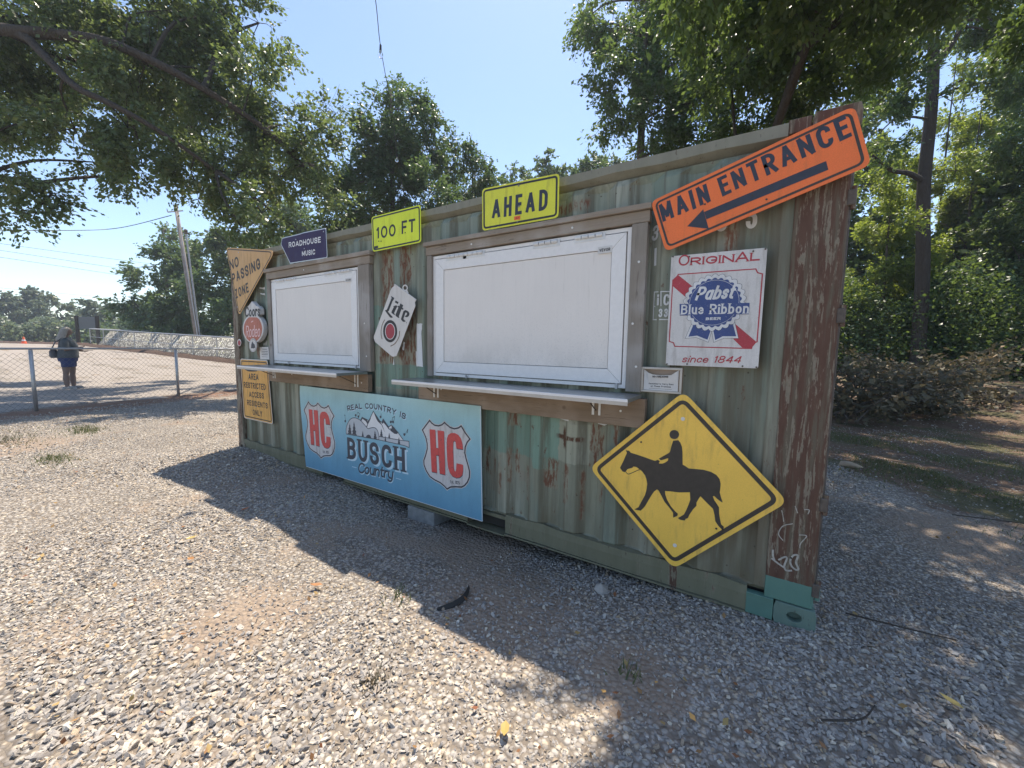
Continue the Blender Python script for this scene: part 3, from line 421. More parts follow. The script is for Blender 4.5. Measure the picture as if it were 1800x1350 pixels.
def rusty_paint(name, green, cover=.5, zpatch=None, fr=1., zs=.14):
    """brown rust with peeling remains of paint, running down in long strips"""
    t = NT(name); p = t.pos(); x, y, z = t.xyz(p)
    a = t.noise(t.scale(p, (1, 1, zs*.6)), 17*fr, 6, .68, .4); b = t.noise(t.scale(p, (1, 1, .3)), 60, 5, .7)
    f = t.math('ADD', t.mul(a, .72), t.mul(b, .28))
    rustc = t.mix(t.noise(t.scale(p, (1, 1, .3)), 30, 5), (.07, .034, .024), (.145, .082, .056))
    rustc = t.mix(t.step(t.noise(t.scale(p, (1, 1, .07)), 21*fr*.5, 5, .7), .47, .6), rustc, (green[0]*.9, green[1]*.85, green[2]*.85))
    paint = t.mix(t.noise(t.scale(p, (1, 1, .2)), 14, 4), green, tuple(min(1, g*1.5+.04) for g in green))
    pk = t.step(f, 1-cover-.03, 1-cover+.03)
    c = t.mix(pk, rustc, paint)
    rim = t.mul(pk, t.math('SUBTRACT', 1., t.step(f, 1-cover, 1-cover+.045))); c = t.mix(t.mul(rim, .5), c, (.34, .28, .21))
    c = t.mix(t.mul(t.step(b, .6, .7), .6), c, (.06, .035, .025))
    if zpatch:
        n = t.math('ADD', z, t.mul(t.math('SUBTRACT', t.noise(p, 40, 3), .5), .006))
        m = t.math('LESS_THAN', n, zpatch); m = t.mul(m, t.math('GREATER_THAN', n, .075)); c = t.mix(t.mul(m, .96), c, t.mix(t.noise(p, 9, 4), (.1, .2, .16), (.13, .25, .2)))
    return t.done(t.bsdf(c, .75, 0, t.bump(t.math('ADD', f, t.mul(pk, .15)), .45, .006), .3))
def wood(name, axis='x', c1=(.15, .11, .075), c2=(.42, .36, .29)):
    t = NT(name); p = t.pos()
    sc = {'x': (.06, 1, 1), 'z': (1, 1, .06), 'y': (1, .06, 1)}[axis]
    g = t.noise(t.scale(p, sc), 62, 5, .75, .6); g2 = t.noise(t.scale(p, sc), 22, 4, .6, 1.2)
    c = t.mix(t.math('ADD', t.mul(g, .6), t.mul(g2, .4)), c1, c2)
    c = t.mix(t.step(t.noise(p, 2.1, 3), .45, .65), c, tuple(a*b for a, b in zip(c2, (.95, .98, 1.05))))
    c = t.mix(t.mul(t.step(g, .56, .68), .7), c, (.07, .05, .035))
    kn = t.vor(t.scale(p, (1, 1, 1)), 4.5); c = t.mix(t.mul(t.math('SUBTRACT', 1., t.step(kn, .05, .11)), .6), c, (.08, .05, .035))
    return t.done(t.bsdf(c, .85, 0, t.bump(g, .5, .004), .25))
def white_panel():
    t = NT('weathered_white_panel'); p = t.pos(); z = t.xyz(p)[2]
    c = t.mix(t.noise(p, 3, 4), (.72, .665, .605), (.8, .745, .68))
    g = t.noise(p, 130, 3); dirt = t.math('ADD', .47, t.mul(t.step(z, 1.2, 2.1), .14))
    d = t.math('GREATER_THAN', g, t.math('ADD', dirt, .12)); c = t.mix(t.mul(d, .22), c, (.4, .38, .36))
    s = t.math('LESS_THAN', t.vor(p, 55), t.mul(t.math('SUBTRACT', 1., t.step(z, 1.15, 1.9)), .13)); c = t.mix(t.mul(s, .4), c, (.3, .28, .26))
    c = t.mix(t.mul(t.math('SUBTRACT', 1., t.step(z, 1.28, 1.5)), t.step(t.noise(t.scale(p, (1, 1, .5)), 7, 4), .35, .7), .3), c, (.4, .36, .3))
    dr = t.noise(t.scale(p, (1, 1, .05)), 34, 4, .7); c = t.mix(t.mul(t.step(dr, .6, .74), t.step(z, 1.5, 2.0), .4), c, (.38, .33, .27))
    st = t.noise(t.scale(p, (14, 14, .8)), 4, 4); c = t.mix(t.mul(t.step(st, .45, .8), .05), c, (.3, .29, .27))
    return t.done(t.bsdf(c, .5, 0, t.bump(g, .03, .002), .4))
def leaf_mat(name, a, b, tr, gloss=.42, trans=.4):
    t = NT(name); at = t.n('ShaderNodeAttribute', attribute_name='tint').outputs['Fac']
    c = t.ramp(at, [(0, a), (.85, b), (1, (b[0]*1.8, b[1]*1.3, b[2]))])
    s = t.n('ShaderNodeMixShader'); s.inputs[0].default_value = trans
    q = t.n('ShaderNodeBsdfTranslucent'); t.put(q.inputs[0], t.mix(.5, c, tr))
    t.t.links.new(t.bsdf(c, gloss, spec=.5), s.inputs[1]); t.t.links.new(q.outputs[0], s.inputs[2])
    return t.done(s.outputs[0])
def bark(name, c1=(.055, .045, .037), c2=(.13, .11, .09)):
    t = NT(name); p = t.pos(); n = t.noise(t.scale(p, (1, 1, .25)), 26, 5, .7); v = t.vor(t.scale(p, (1, 1, .25)), 22)
    return t.done(t.bsdf(t.mix(t.mul(n, 1.1), c1, c2), .9, 0, t.bump(t.math('ADD', n, v), .8, .03), .2))
def stone_mat(name, pale=1.):
    t = NT(name); r = t.n('ShaderNodeObjectInfo').outputs['Random']
    c = t.ramp(r, [(0, (.22, .2, .182)), (.14, (.27, .246, .222)), (.42, (.375, .345, .308)), (.66, (.485, .445, .392)), (.8, (.3, .24, .18)), (.88, (.46, .35, .23)), (.95, (.6, .53, .42)), (1, (.66, .6, .5))])
    p = t.obj(); n = t.noise(p, 3.5, 5, .6); c = t.mix(1., c, t.ramp(n, [(.3, .8*pale), (.7, 1.14*pale)]), 'MULTIPLY')
    return t.done(t.bsdf(c, .8, 0, t.bump(n, .25, .05), .3))
def ground_mat():
    t = NT('gravel_and_dirt'); p = t.pos(); x, y, z = t.xyz(p)
    wp = t.n('ShaderNodeVectorMath', operation='ADD'); t.put(wp.inputs[0], p); t.put(wp.inputs[1], t.scale(t.noise(p, 30, 2, col=True), (.012, .012, .012)))
    q = wp.outputs[0]
    v1 = t.vor(q, 42); col = t.vor(q, 42, out='Color'); cr = t.xyz(col)[0]
    stone = t.ramp(cr, [(0, (.2, .172, .145)), (.35, (.345, .315, .278)), (.7, (.46, .425, .375)), (.9, (.46, .385, .29)), (1, (.6, .54, .44))])
    gap = t.step(v1, .32, .62); gravel = t.mix(t.mul(gap, .75), stone, (.16, .13, .1))
    n = t.noise(p, .9, 5, .6); n2 = t.noise(p, 5, 5, .65)
    gravel = t.mix(1., gravel, t.ramp(t.noise(p, .6, 4, .6), [(.35, .82), (.65, 1.12)]), 'MULTIPLY')
    dirt = t.mix(n2, (.23, .17, .125), (.38, .3, .225)); red = t.mix(n2, (.17, .095, .06), (.3, .19, .135))
    # thin bare patches in the gravel
    c = t.mix(t.mul(t.step(t.math('ADD', n, t.mul(n2, .25)), .68, .78), .75), gravel, dirt)
    for (qx, qy, qr) in [(3.6, -1.5, .38), (4.6, -.62, .55), (4.0, -.1, .5), (5.35, -.75, .3), (-2.5, -1.7, .9), (7.3, 1.9, .8)]:
        dd = t.math('SQRT', t.math('ADD', t.math('POWER', t.math('ADD', x, -qx), 2.), t.math('POWER', t.math('ADD', y, -qy), 2.)))
        c = t.mix(t.mul(t.math('SUBTRACT', 1., t.step(t.math('ADD', dd, t.mul(t.math('SUBTRACT', n2, .5), .5)), qr*.5, qr)), .85), c, dirt)
    # red earth strip under the fence: distance to the fence line
    fx = t.math('ADD', x, t.mul(y, .262)); fd = t.math('ADD', t.math('ABSOLUTE', t.math('ADD', fx, 6.25)), t.mul(t.math('SUBTRACT', n2, .5), 1.4))
    c = t.mix(t.math('SUBTRACT', 1., t.step(fd, .35, .85)), c, red)
    # woodland floor right of and behind the container
    wl = t.math('ADD', t.math('ADD', y, t.mul(x, .9)), t.mul(t.math('SUBTRACT', n, .5), 3.5)); wm = t.mul(t.step(wl, 9.1, 9.9), t.step(x, 2.5, 4.))
    leafl = t.noise(p, 26, 5, .75); floor = t.mix(t.step(leafl, .45, .62), t.mix(n2, (.085, .055, .038), (.17, .105, .07)), (.21, .155, .105))
    floor = t.mix(t.mul(t.step(t.noise(p, 1.1, 4, .6), .5, .58), .6), floor, (.075, .09, .035))
    c = t.mix(wm, c, floor)
    # far field: dry grass
    far = t.step(t.math('ABSOLUTE', x), 58., 75.); c = t.mix(far, c, t.mix(n2, (.16, .17, .07), (.3, .27, .15)))
    h = t.math('SUBTRACT', t.mul(cr, .5), v1)
    return t.done(t.bsdf(c, .9, 0, t.bump(h, .9, .02), .2))
def lot_mat():
    t = NT('pale_gravel_lot'); p = t.pos(); n = t.noise(p, .5, 5, .6); n2 = t.noise(p, 30, 4, .7)
    c = t.mix(n, (.25, .22, .19), (.34, .3, .26)); c = t.mix(1., c, t.ramp(n2, [(.3, .8), (.7, 1.12)]), 'MULTIPLY')
    c = t.mix(t.mul(t.step(t.noise(t.scale(p, (.25, 1, 1)), 1.3, 4), .55, .7), .3), c, (.24, .19, .15))
    return t.done(t.bsdf(c, .92, 0, t.bump(n2, .5, .02), .2))
def bank_mat():
    t = NT('white_crushed_stone'); p = t.pos(); v = t.vor(p, 6.5); cr = t.xyz(t.vor(p, 6.5, out='Color'))[0]
    c = t.ramp(cr, [(0, (.2, .19, .165)), (.35, (.5, .48, .42)), (.8, (.68, .66, .58)), (1, (.6, .58, .34))])
    c = t.mix(t.step(v, .3, .65), c, (.16, .15, .13)); return t.done(t.bsdf(c, .9, 0, t.bump(v, -.8, .08), .2))

M = dict(
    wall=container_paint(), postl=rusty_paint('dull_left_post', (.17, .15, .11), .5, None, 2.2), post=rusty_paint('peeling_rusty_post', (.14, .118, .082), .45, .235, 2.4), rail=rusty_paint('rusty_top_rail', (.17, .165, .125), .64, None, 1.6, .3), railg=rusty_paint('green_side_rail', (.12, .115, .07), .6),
    roof=rusty_paint('roof_steel', (.17, .24, .2), .5), dark=plain('dark_underside', (.03, .028, .025), .9), lug=plain('hinge_steel', (.1, .08, .065), .7, .1, .4, 30),
    teal=plain('fresh_teal_paint', (.105, .205, .165), .5, 0, .14, 9), cast=rusty_paint('corner_casting_paint', (.1, .15, .12), .62),
    woodx=wood('weathered_pine_across', 'x'), woodz=wood('weathered_pine_upright', 'z', (.13, .105, .08), (.38, .34, .29)), woodb=wood('brown_pine_across', 'x', (.12, .08, .05), (.36, .27, .19)),
    panel=white_panel(), alu=plain('white_coated_aluminium', (.76, .73, .695), .38, 0, .05, 30), seam=plain('dark_seam', (.2, .19, .18), .7), hinge=plain('white_hinge', (.66, .66, .65), .4),
    steel=plain('brushed_shelf_steel', (.42, .43, .44), .32, .85, .12, 8), zinc=plain('white_bracket_steel', (.68, .66, .62), .45, .1, .1, 40), galv=plain('galvanised_pipe', (.42, .42, .42), .45, .55, .15, 20), wire=plain('galvanised_wire', (.13, .125, .12), .5, .5),
    black=plain('black_print', (.022, .021, .022), .5, 0, .25, 30), brownb=plain('faded_black_print', (.045, .036, .028), .55, 0, .25, 30), navyb=plain('blue_black_print', (.03, .034, .05), .5, 0, .2, 30), white=plain('white_print', (.7, .69, .67), .5, 0, .06, 30),
    yellow=sign_mat('amber_sheeting', (.9, .56, .095), .2), flu=sign_mat('lime_sheeting', (.7, .78, .03), .14), flu2=sign_mat('lemon_sheeting', (.72, .7, .05), .26), orange=sign_mat('orange_sheeting', (.86, .18, .04), .16),
    oldyel=sign_mat('faded_ochre_sheeting', (.58, .32, .1), .25), area=sign_mat('ochre_sheeting', (.72, .38, .09), .3), purple=sign_mat('dark_violet_enamel', (.032, .02, .075), .12, True, None, .6), rim=plain('bare_aluminium', (.5, .5, .5), .4, .6, .1, 30),
    aged=sign_mat('aged_white_tin', (.62, .59, .56), .22, True, None, .45), pred=sign_mat('worn_crimson_print', (.42, .045, .06), .1, False, None, .5, .35), pblue=sign_mat('worn_blue_print', (.045, .075, .215), .1, False, None, .5, .3), pwhite=sign_mat('worn_white_print', (.66, .65, .64), .15, False, None, .5),
    can=sign_mat('cream_tin', (.66, .62, .57), .1, False), cred=plain('can_red', (.36, .04, .055), .5), gold=plain('brown_print', (.17, .1, .055), .5),
    banner=sign_mat('printed_blue_banner', None, .05, False, [(0.0, (.115, .29, .44)), (.3, (.165, .37, .5)), (.55, (.25, .48, .58)), (.85, (.35, .57, .6)), (1, (.44, .62, .58))], .5),
    bwhite=plain('banner_white', (.72, .72, .72), .5, 0, .05), bgrey=plain('banner_pale_grey', (.47, .5, .53), .5, 0, .05), bdark=plain('banner_charcoal', (.05, .06, .08), .5, 0, .1), bpale=plain('banner_pale_blue', (.5, .66, .75), .5, 0, .05), hcred=plain('shield_red', (.6, .075, .07), .5, 0, .12, 30),
    shield=sign_mat('shield_offwhite', (.6, .58, .57), .3, True, None, .5), crodeo=sign_mat('ember_red_print', (.42, .095, .05), .3, True, None, .35, .5), neon=plain('pink_white_print', (.75, .5, .5), .4), paper=plain('paper', (.62, .6, .57), .8, 0, .1), tape=plain('white_paint_patch', (.66, .66, .64), .7, 0, .08), chalk=plain('chalk', (.4, .37, .32), .95, 0, .35, 60), tan=plain('tan_plastic_frame', (.5, .45, .38), .5),
    concrete=plain('grey_concrete', (.24, .235, .225), .9, 0, .25, 20, .2, .4), bulb=None, socket=plain('black_rubber', (.02, .02, .02), .6), plastic=plain('black_plastic_scrap', (.03, .028, .027), .8), cone=plain('cone_orange', (.75, .12, .03), .6),
    pole=wood('grey_pole_wood', 'z', (.16, .13, .11), (.3, .26, .23)), berm=plain('dark_mulch', (.085, .055, .04), .95, 0, .5, 12, .2, 1.), board=plain('slate_board', (.11, .125, .13), .6),
    skin=plain('skin', (.22, .15, .12), .6, 0, .06), hair=plain('grey_blond_hair', (.3, .27, .235), .7, 0, .3, 60), shirt=plain('charcoal_cotton', (.09, .1, .105), .9, 0, .15), shorts=plain('navy_cotton', (.04, .055, .14), .85), shoe=plain('grey_canvas', (.32, .31, .3), .8), bag=plain('grey_bag_cloth', (.13, .13, .14), .85),
    bark=bark('tree_bark'), barkd=bark('dark_bark', (.035, .03, .026), (.085, .072, .06)), stone=stone_mat('gravel_stone'), dustone=stone_mat('big_stone', .95), ground=ground_mat(), lot=lot_mat(), bank=bank_mat(),
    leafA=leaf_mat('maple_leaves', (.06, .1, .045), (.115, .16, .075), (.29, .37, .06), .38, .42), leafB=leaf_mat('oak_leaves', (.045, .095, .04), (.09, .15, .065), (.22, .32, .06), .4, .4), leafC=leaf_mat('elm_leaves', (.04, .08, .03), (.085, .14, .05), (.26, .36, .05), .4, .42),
    leafE=leaf_mat('bright_leaves', (.09, .15, .03), (.19, .26, .055), (.5, .58, .06), .45, .5), leafG=leaf_mat('far_leaves', (.055, .105, .045), (.11, .17, .075), (.24, .33, .07)), leafH=leaf_mat('distant_leaves', (.1, .135, .085), (.16, .2, .12), (.22, .28, .12)),  # the most distant leaves are paler: haze of distance put into their colour
    dead=leaf_mat('dry_leaves', (.055, .055, .032), (.16, .14, .085), (.2, .16, .08), .7, .2), grass=leaf_mat('grass_blades', (.06, .085, .03), (.14, .15, .065), (.2, .24, .06), .6, .3), litter=leaf_mat('leaf_litter', (.2, .07, .03), (.38, .27, .1), (.3, .2, .06), .7, .1), fallen=leaf_mat('fallen_leaf', (.35, .12, .05), (.5, .4, .12), (.4, .3, .1), .6, .2),
)
t = NT('clear_bulb_glass'); g = t.n('ShaderNodeBsdfGlass'); g.inputs['Roughness'].default_value = .05; g.inputs['IOR'].default_value = 1.3; M['bulb'] = t.done(g.outputs[0])

# ------------------------------------------------------------ lettering (stroke glyphs)
GL = {
 ' ':(.4,[]), '.':(.2,[[(.5,0),(.5,.05)]]),
 'A':(.88,[[(0,0),(.5,1),(1,0)],[(.2,.3),(.8,.3)]]), 'B':(.76,[[(0,0),(0,1),(.92,1,.4),(.92,.54,.3),(0,.54)],[(0,.54),(1,.54,.4),(1,0,.4),(0,0)]]),
 'C':(.78,[[(1,.8),(1,1,.5),(0,1,.5),(0,0,.5),(1,0,.5),(1,.2)]]), 'D':(.78,[['c',(0,0),(0,1),(1,1,.5),(1,0,.5)]]), 'E':(.66,[[(1,1),(0,1),(0,0),(1,0)],[(0,.52),(.85,.52)]]),
 'F':(.62,[[(1,1),(0,1),(0,0)],[(0,.5),(.82,.5)]]), 'G':(.8,[[(1,.72),(1,1,.5),(0,1,.5),(0,0,.5),(1,0,.4),(1,.45),(.55,.45)]]), 'H':(.78,[[(0,0),(0,1)],[(1,0),(1,1)],[(0,.52),(1,.52)]]),
 'I':(.19,[[(.5,0),(.5,1)]]), 'L':(.62,[[(0,1),(0,0),(1,0)]]), 'M':(.95,[[(0,0),(0,1),(.5,.2),(1,1),(1,0)]]), 'N':(.8,[[(0,0),(0,1),(1,0),(1,1)]]), 'O':(.82,[['c',(0,0,.5),(1,0,.5),(1,1,.5),(0,1,.5)]]),
 'P':(.74,[[(0,0),(0,1),(1,1,.4),(1,.45,.4),(0,.45)]]), 'R':(.76,[[(0,0),(0,1),(1,1,.4),(1,.47,.4),(0,.47)],[(.45,.47),(1,0)]]), 'S':(.74,[[(1,.76),(1,1,.5),(0,1,.5),(0,.53,.4),(1,.5,.4),(1,0,.5),(0,0,.5),(0,.24)]]),
 'T':(.72,[[(0,1),(1,1)],[(.5,0),(.5,1)]]), 'U':(.78,[[(0,1),(0,0,.5),(1,0,.5),(1,1)]]), 'V':(.82,[[(0,1),(.5,0),(1,1)]]), 'W':(1.1,[[(0,1),(.25,0),(.5,.9),(.75,0),(1,1)]]), 'Y':(.82,[[(0,1),(.5,.45),(1,1)],[(.5,.45),(.5,0)]]), 'Z':(.74,[[(0,1),(1,1),(0,0),(1,0)]]),
 '0':(.7,[['c',(0,0,.5),(1,0,.5),(1,1,.5),(0,1,.5)]]), '1':(.34,[[(0,.8),(.75,1),(.75,0)]]), '2':(.68,[[(0,.75),(0,1,.5),(1,1,.5),(1,.6,.2),(0,0),(1,0)]]), '3':(.68,[[(0,.8),(0,1,.5),(1,1,.5),(1,.53,.4),(.4,.53)],[(.4,.53),(1,.53,.4),(1,0,.5),(0,0,.5),(0,.2)]]),
 '4':(.74,[[(.78,0),(.78,1),(0,.3),(1,.3)]]), '5':(.68,[[(.95,1),(.08,1),(0,.58),(1,.6,.5),(1,0,.5),(0,0,.5),(0,.18)]]), '8':(.7,[['c',(.05,.53,.4),(.95,.53,.4),(.95,1,.45),(.05,1,.45)],['c',(0,0,.5),(1,0,.5),(1,.53,.5),(0,.53,.5)]]), '9':(.68,[[(.9,.45),(0,.45,.45),(0,1,.5),(1,1,.5),(1,0,.5),(0,0,.4),(0,.15)]]),
 'a':(.62,[['c',(0,0,.45),(1,0,.45),(1,.66,.45),(0,.66,.45)],[(1,.66),(1,0)]]), 'b':(.62,[[(0,1),(0,0)],['c',(0,0,.4),(1,0,.45),(1,.66,.45),(0,.66,.4)]]), 'c':(.56,[[(1,.48),(1,.66,.45),(0,.66,.5),(0,0,.5),(1,0,.45),(1,.16)]]), 'd':(.62,[['c',(0,0,.45),(1,0,.4),(1,.66,.4),(0,.66,.45)],[(1,1),(1,0)]]),
 'e':(.6,[[(0,.34),(1,.34),(1,.66,.45),(0,.66,.5),(0,0,.5),(1,0,.45),(1,.1)]]), 'g':(.62,[['c',(0,0,.45),(1,0,.45),(1,.66,.45),(0,.66,.45)],[(1,.66),(1,-.3,.45),(0,-.3,.4),(0,-.2)]]), 'h':(.6,[[(0,1),(0,0)],[(0,.4),(0,.66,.4),(1,.66,.45),(1,0)]]), 'i':(.2,[[(.5,0),(.5,.6)],[(.5,.93),(.5,.96)]]),
 'l':(.2,[[(.5,0),(.5,1)]]), 'm':(.95,[[(0,0),(0,.66)],[(0,.4),(0,.66,.25),(.5,.66,.25),(.5,0)],[(.5,.4),(.5,.66,.25),(1,.66,.25),(1,0)]]), 'n':(.6,[[(0,0),(0,.66)],[(0,.36),(0,.66,.4),(1,.66,.45),(1,0)]]), 'o':(.62,[['c',(0,0,.5),(1,0,.5),(1,.66,.5),(0,.66,.5)]]),
 'p':(.62,[[(0,-.3),(0,.66)],['c',(0,0,.4),(1,0,.45),(1,.66,.45),(0,.66,.4)]]), 'r':(.42,[[(0,0),(0,.66)],[(0,.34),(0,.66,.6),(1,.66),(1,.6)]]), 's':(.52,[[(1,.52),(1,.66,.4),(0,.66,.5),(0,.36,.3),(1,.33,.3),(1,0,.5),(0,0,.4),(0,.14)]]), 't':(.44,[[(.35,.95),(.35,0,.4),(1,0)],[(0,.66),(1,.66)]]),
 'u':(.6,[[(0,.66),(0,0,.45),(1,0,.4),(1,.3)],[(1,.66),(1,0)]]), 'y':(.6,[[(0,.66),(0,0,.45),(1,0,.4)],[(1,.66),(1,-.34,.45),(0,-.34,.4),(0,-.22)]]), 'v':(.6,[[(0,.66),(.5,0),(1,.66)]]),
}
def round_path(P, closed, W):
    out = []; n = len(P)
    for i, p in enumerate(P):
        r = p[2]*W if len(p) > 2 else 0; q = Vector(p[:2])
        if r <= 0 or (not closed and i in (0, n-1)): out.append(q); continue
        a = Vector(P[i-1][:2]); b = Vector(P[(i+1)%n][:2])
        def room(j, v):
            rj = P[j][2] if len(P[j]) > 2 else 0
            return (v-q).length*(.5 if rj > 0 else 1.)*.999
        da = min(r, room((i-1)%n, a)); db = min(r, room((i+1)%n, b)); d = min(r*1.6, da), min(r*1.6, db)
        s_ = q+(a-q).normalized()*d[0]; e_ = q+(b-q).normalized()*d[1]; k = .56
        c1 = s_+(q-s_)*k; c2 = e_+(q-e_)*k
        for j in range(6):
            u = j/5; out.append(s_*(1-u)**3+c1*3*u*(1-u)**2+c2*3*u*u*(1-u)+e_*u**3)
    return out
def text(mb, s, quad, y, t, slant=0., serif=False, sp=.2, curve=None, fy=None, dx=0, dz=0, hs=None, spk=None):
    """letters between baseline points quad[0], quad[1]; cap height |quad[2]-quad[0]|; stroke t = fraction of height"""
    P0 = Vector(quad[0])+Vector((dx, dz)); P1 = Vector(quad[1])+Vector((dx, dz)); up = Vector(quad[2])-Vector(quad[0])
    u = (P1-P0); L = u.length; H = up.length; u.normalize(); v = Vector((-u.y, u.x))
    tt = t*H; ws = [GL[ch][0]*H for ch in s]
    gaps = sp*H*(len(s)-1); k = (L-gaps)/sum(ws)
    if k < .25: gaps *= .4; k = (L-gaps)/sum(ws)
    x = 0; idx = 0
    for gi, ch in enumerate(s):
        W = max(ws[gi]*k, tt*1.02); hh = H*(hs[gi] if hs else 1)
        for path in GL[ch][1]:
            cl = path[0] == 'c'; pp = path[1:] if cl else path
            loc = [((p[0]*(W-tt)+tt/2), p[1]*(hh-tt)+tt/2)+tuple(p[2:]) for p in pp]
            rp = round_path(loc, cl, W); idx += 1
            wpts = []
            ends = [] if cl else [(rp[0], rp[1]), (rp[-1], rp[-2])]
            for q in rp:
                a = x+q.x+slant*q.y; b = q.y
                if curve: wpts.append(curve(a/L, b))
                else: wpts.append(P0+u*a+v*b)
            if cl: mb.ribbon(wpts, tt, y-2.5e-5*(idx % 9), True, .5, fy)
            else:
                a0 = 0; part_n = 0
                for j in range(1, len(wpts)-1):
                    d1 = (Vector(wpts[j])-Vector(wpts[j-1])); d2 = (Vector(wpts[j+1])-Vector(wpts[j]))
                    if d1.length > 1e-7 and d2.length > 1e-7 and d1.normalized().dot(d2.normalized()) < -.15:
                        mb.ribbon(wpts[a0:j+1], tt, y-2.5e-5*((idx+part_n*3) % 9), False, .3, fy); a0 = j; part_n += 1
                mb.ribbon(wpts[a0:], tt, y-2.5e-5*((idx+part_n*3) % 9), False, .5 if part_n == 0 else .3, fy)
            if serif and ch not in 'CSGeso':
                for e, f in ends:
                    d = (e-f)
                    if ch.islower() and d.y > 0 and ch not in 'lb': continue
                    if abs(d.y) > abs(d.x)*1.2 and min(abs(e.y-tt/2), abs(e.y-hh+tt/2), abs(e.y-.66*hh)) < .06*hh:
                        sg = 1 if d.y > 0 else -1; yy = e.y+sg*tt*.36; wdt = tt*.95
                        q0 = P0+u*(x+e.x-wdt+slant*yy)+v*yy; q1 = P0+u*(x+e.x+wdt+slant*yy)+v*yy
                        mb.ribbon([q0, q1], tt*.42, y-2.5e-5*(10+idx % 7), False, 0, fy)
        x += W+sp*H*(1 if gaps > sp*H*(len(s)-1)*.9 else .4)
    return mb
def rpoly(pts, r, n=6):
    out = []; m = len(pts)
    for i in range(m):
        q = Vector(pts[i]); a = (Vector(pts[i-1])-q); b = (Vector(pts[(i+1)%m])-q)
        rr = r[i] if isinstance(r, list) else r
        if rr <= 0: out.append(q); continue
        ang = a.angle(b); d = min(rr/math.tan(ang/2), a.length*.45, b.length*.45)
        s_ = q+a.normalized()*d; e_ = q+b.normalized()*d
        for j in range(n+1):
            k = j/n; out.append(s_*(1-k)**2+q*2*k*(1-k)*1.0+e_*k*k)
    return [tuple(p) for p in out]
def inset(pts, d):
    n = len(pts); P = [Vector(p) for p in pts]
    a = sum(P[i].x*P[(i+1)%n].y-P[(i+1)%n].x*P[i].y for i in range(n)); sg = 1 if a > 0 else -1
    out = []
    for i in range(n):
        d1 = (P[i]-P[i-1]).normalized(); d2 = (P[(i+1)%n]-P[i]).normalized()
        n1 = Vector((-d1.y, d1.x))*sg; n2 = Vector((-d2.y, d2.x))*sg; m = (n1+n2).normalized(); out.append(P[i]+m*d/max(m.dot(n1), .3))
    return [tuple(p) for p in out]
def cen(pts): return (sum(p[0] for p in pts)/len(pts), sum(p[1] for p in pts)/len(pts))
def catmull(pts, n=6, closed=False):
    P = [Vector(p) for p in pts]; m = len(P); out = []
    for i in range(m if closed else m-1):
        p0 = P[(i-1) % m] if closed or i > 0 else P[0]; p1 = P[i]; p2 = P[(i+1) % m]; p3 = P[(i+2) % m] if closed or i+2 < m else P[-1]
        for j in range(n):
            k = j/n; out.append(.5*((2*p1)+(p2-p0)*k+(2*p0-5*p1+4*p2-p3)*k*k+(3*p1-p0-3*p2+p3)*k**3))
    if not closed: out.append(P[-1])
    return out

# ------------------------------------------------------------ terrain
def sstep(a, b, v): k = np.clip((v-a)/(b-a), 0, 1); return k*k*(3-2*k)
def terr(x, y):
    x = np.asarray(x, float); y = np.asarray(y, float)
    z = 1.0*np.clip((-x-15)/31, 0, 1)*(1-.0*y)
    z = z+.5*sstep(7, 17, y)*sstep(3, 6, x)
    z = z+.013*np.sin(x*1.7+.5)*np.sin(y*1.3+1)+.008*np.sin(x*4.1)*np.cos(y*3.7+.7)+.005*np.sin(x*9.3+y*5.1)
    hol = np.exp(-((x-4.1)/1.15)**4)*np.exp(-((y-.15)/.75)**2); z = z-.125*hol
    z = z-.05*np.exp(-((x-3.0)/.5)**2)*np.exp(-((y-.2)/.4)**2)
    z = z+.035*np.exp(-((x-6.3)/.5)**2)*np.exp(-((y+.1)/.6)**2)+.03*sstep(-.2, .6, -x*.0+(.9-np.hypot(x-0.2, y)))
    return z
def hz(x, y): return float(terr(x, y))
def axis(lo, hi, step, far, g=1.16):
    a = list(np.arange(lo, hi+1e-6, step)); s = step
    l = []; v = lo
    while v > -far: s *= g; v -= s; l.append(v)
    s = step; r = []; v = hi
    while v < far: s *= g; v += s; r.append(v)
    return np.array(l[::-1]+a+r)
def grid_mesh(name, xs, ys, zf, mat, mask=None):
    X, Y = np.meshgrid(xs, ys); Z = zf(X, Y); n, m = X.shape
    v = np.stack([X, Y, Z], -1).reshape(-1, 3); f = []
    idx = np.arange(n*m).reshape(n, m); q = np.stack([idx[:-1,:-1], idx[:-1,1:], idx[1:,1:], idx[1:,:-1]], -1).reshape(-1, 4)
    if mask is not None: q = q[mask((v[q].mean(1)))]
    me = bpy.data.meshes.new(name); me.vertices.add(len(v)); me.vertices.foreach_set('co', v.ravel())
    me.loops.add(q.size); me.loops.foreach_set('vertex_index', q.ravel().astype(np.int32)); me.polygons.add(len(q)); me.polygons.foreach_set('loop_start', np.arange(0, q.size, 4, dtype=np.int32))
    me.update(); me.validate(); me.shade_smooth(); return link(name, me, mat)
setting(grid_mesh('ground', axis(-9, 10, .09, 420), axis(-4, 9, .09, 420), terr, M['ground']))
def fence_x(y): return -6.56-.262*y+.0*y
lot = grid_mesh('parking_lot', axis(-9, -6, .25, 62, 1.1), axis(-4, 8, .25, 60, 1.12), lambda X, Y: terr(X, Y)+.006,
                M['lot'], lambda c: (c[:, 0] < -6.85-.262*c[:, 1]+.25*np.sin(c[:, 1]*2.1)+.1*np.sin(c[:, 1]*7)) & (c[:, 0] > -62) & (c[:, 1] < 9.3+.08*(c[:, 0]+18.4)) & (c[:, 1] > -40))
setting(lot)
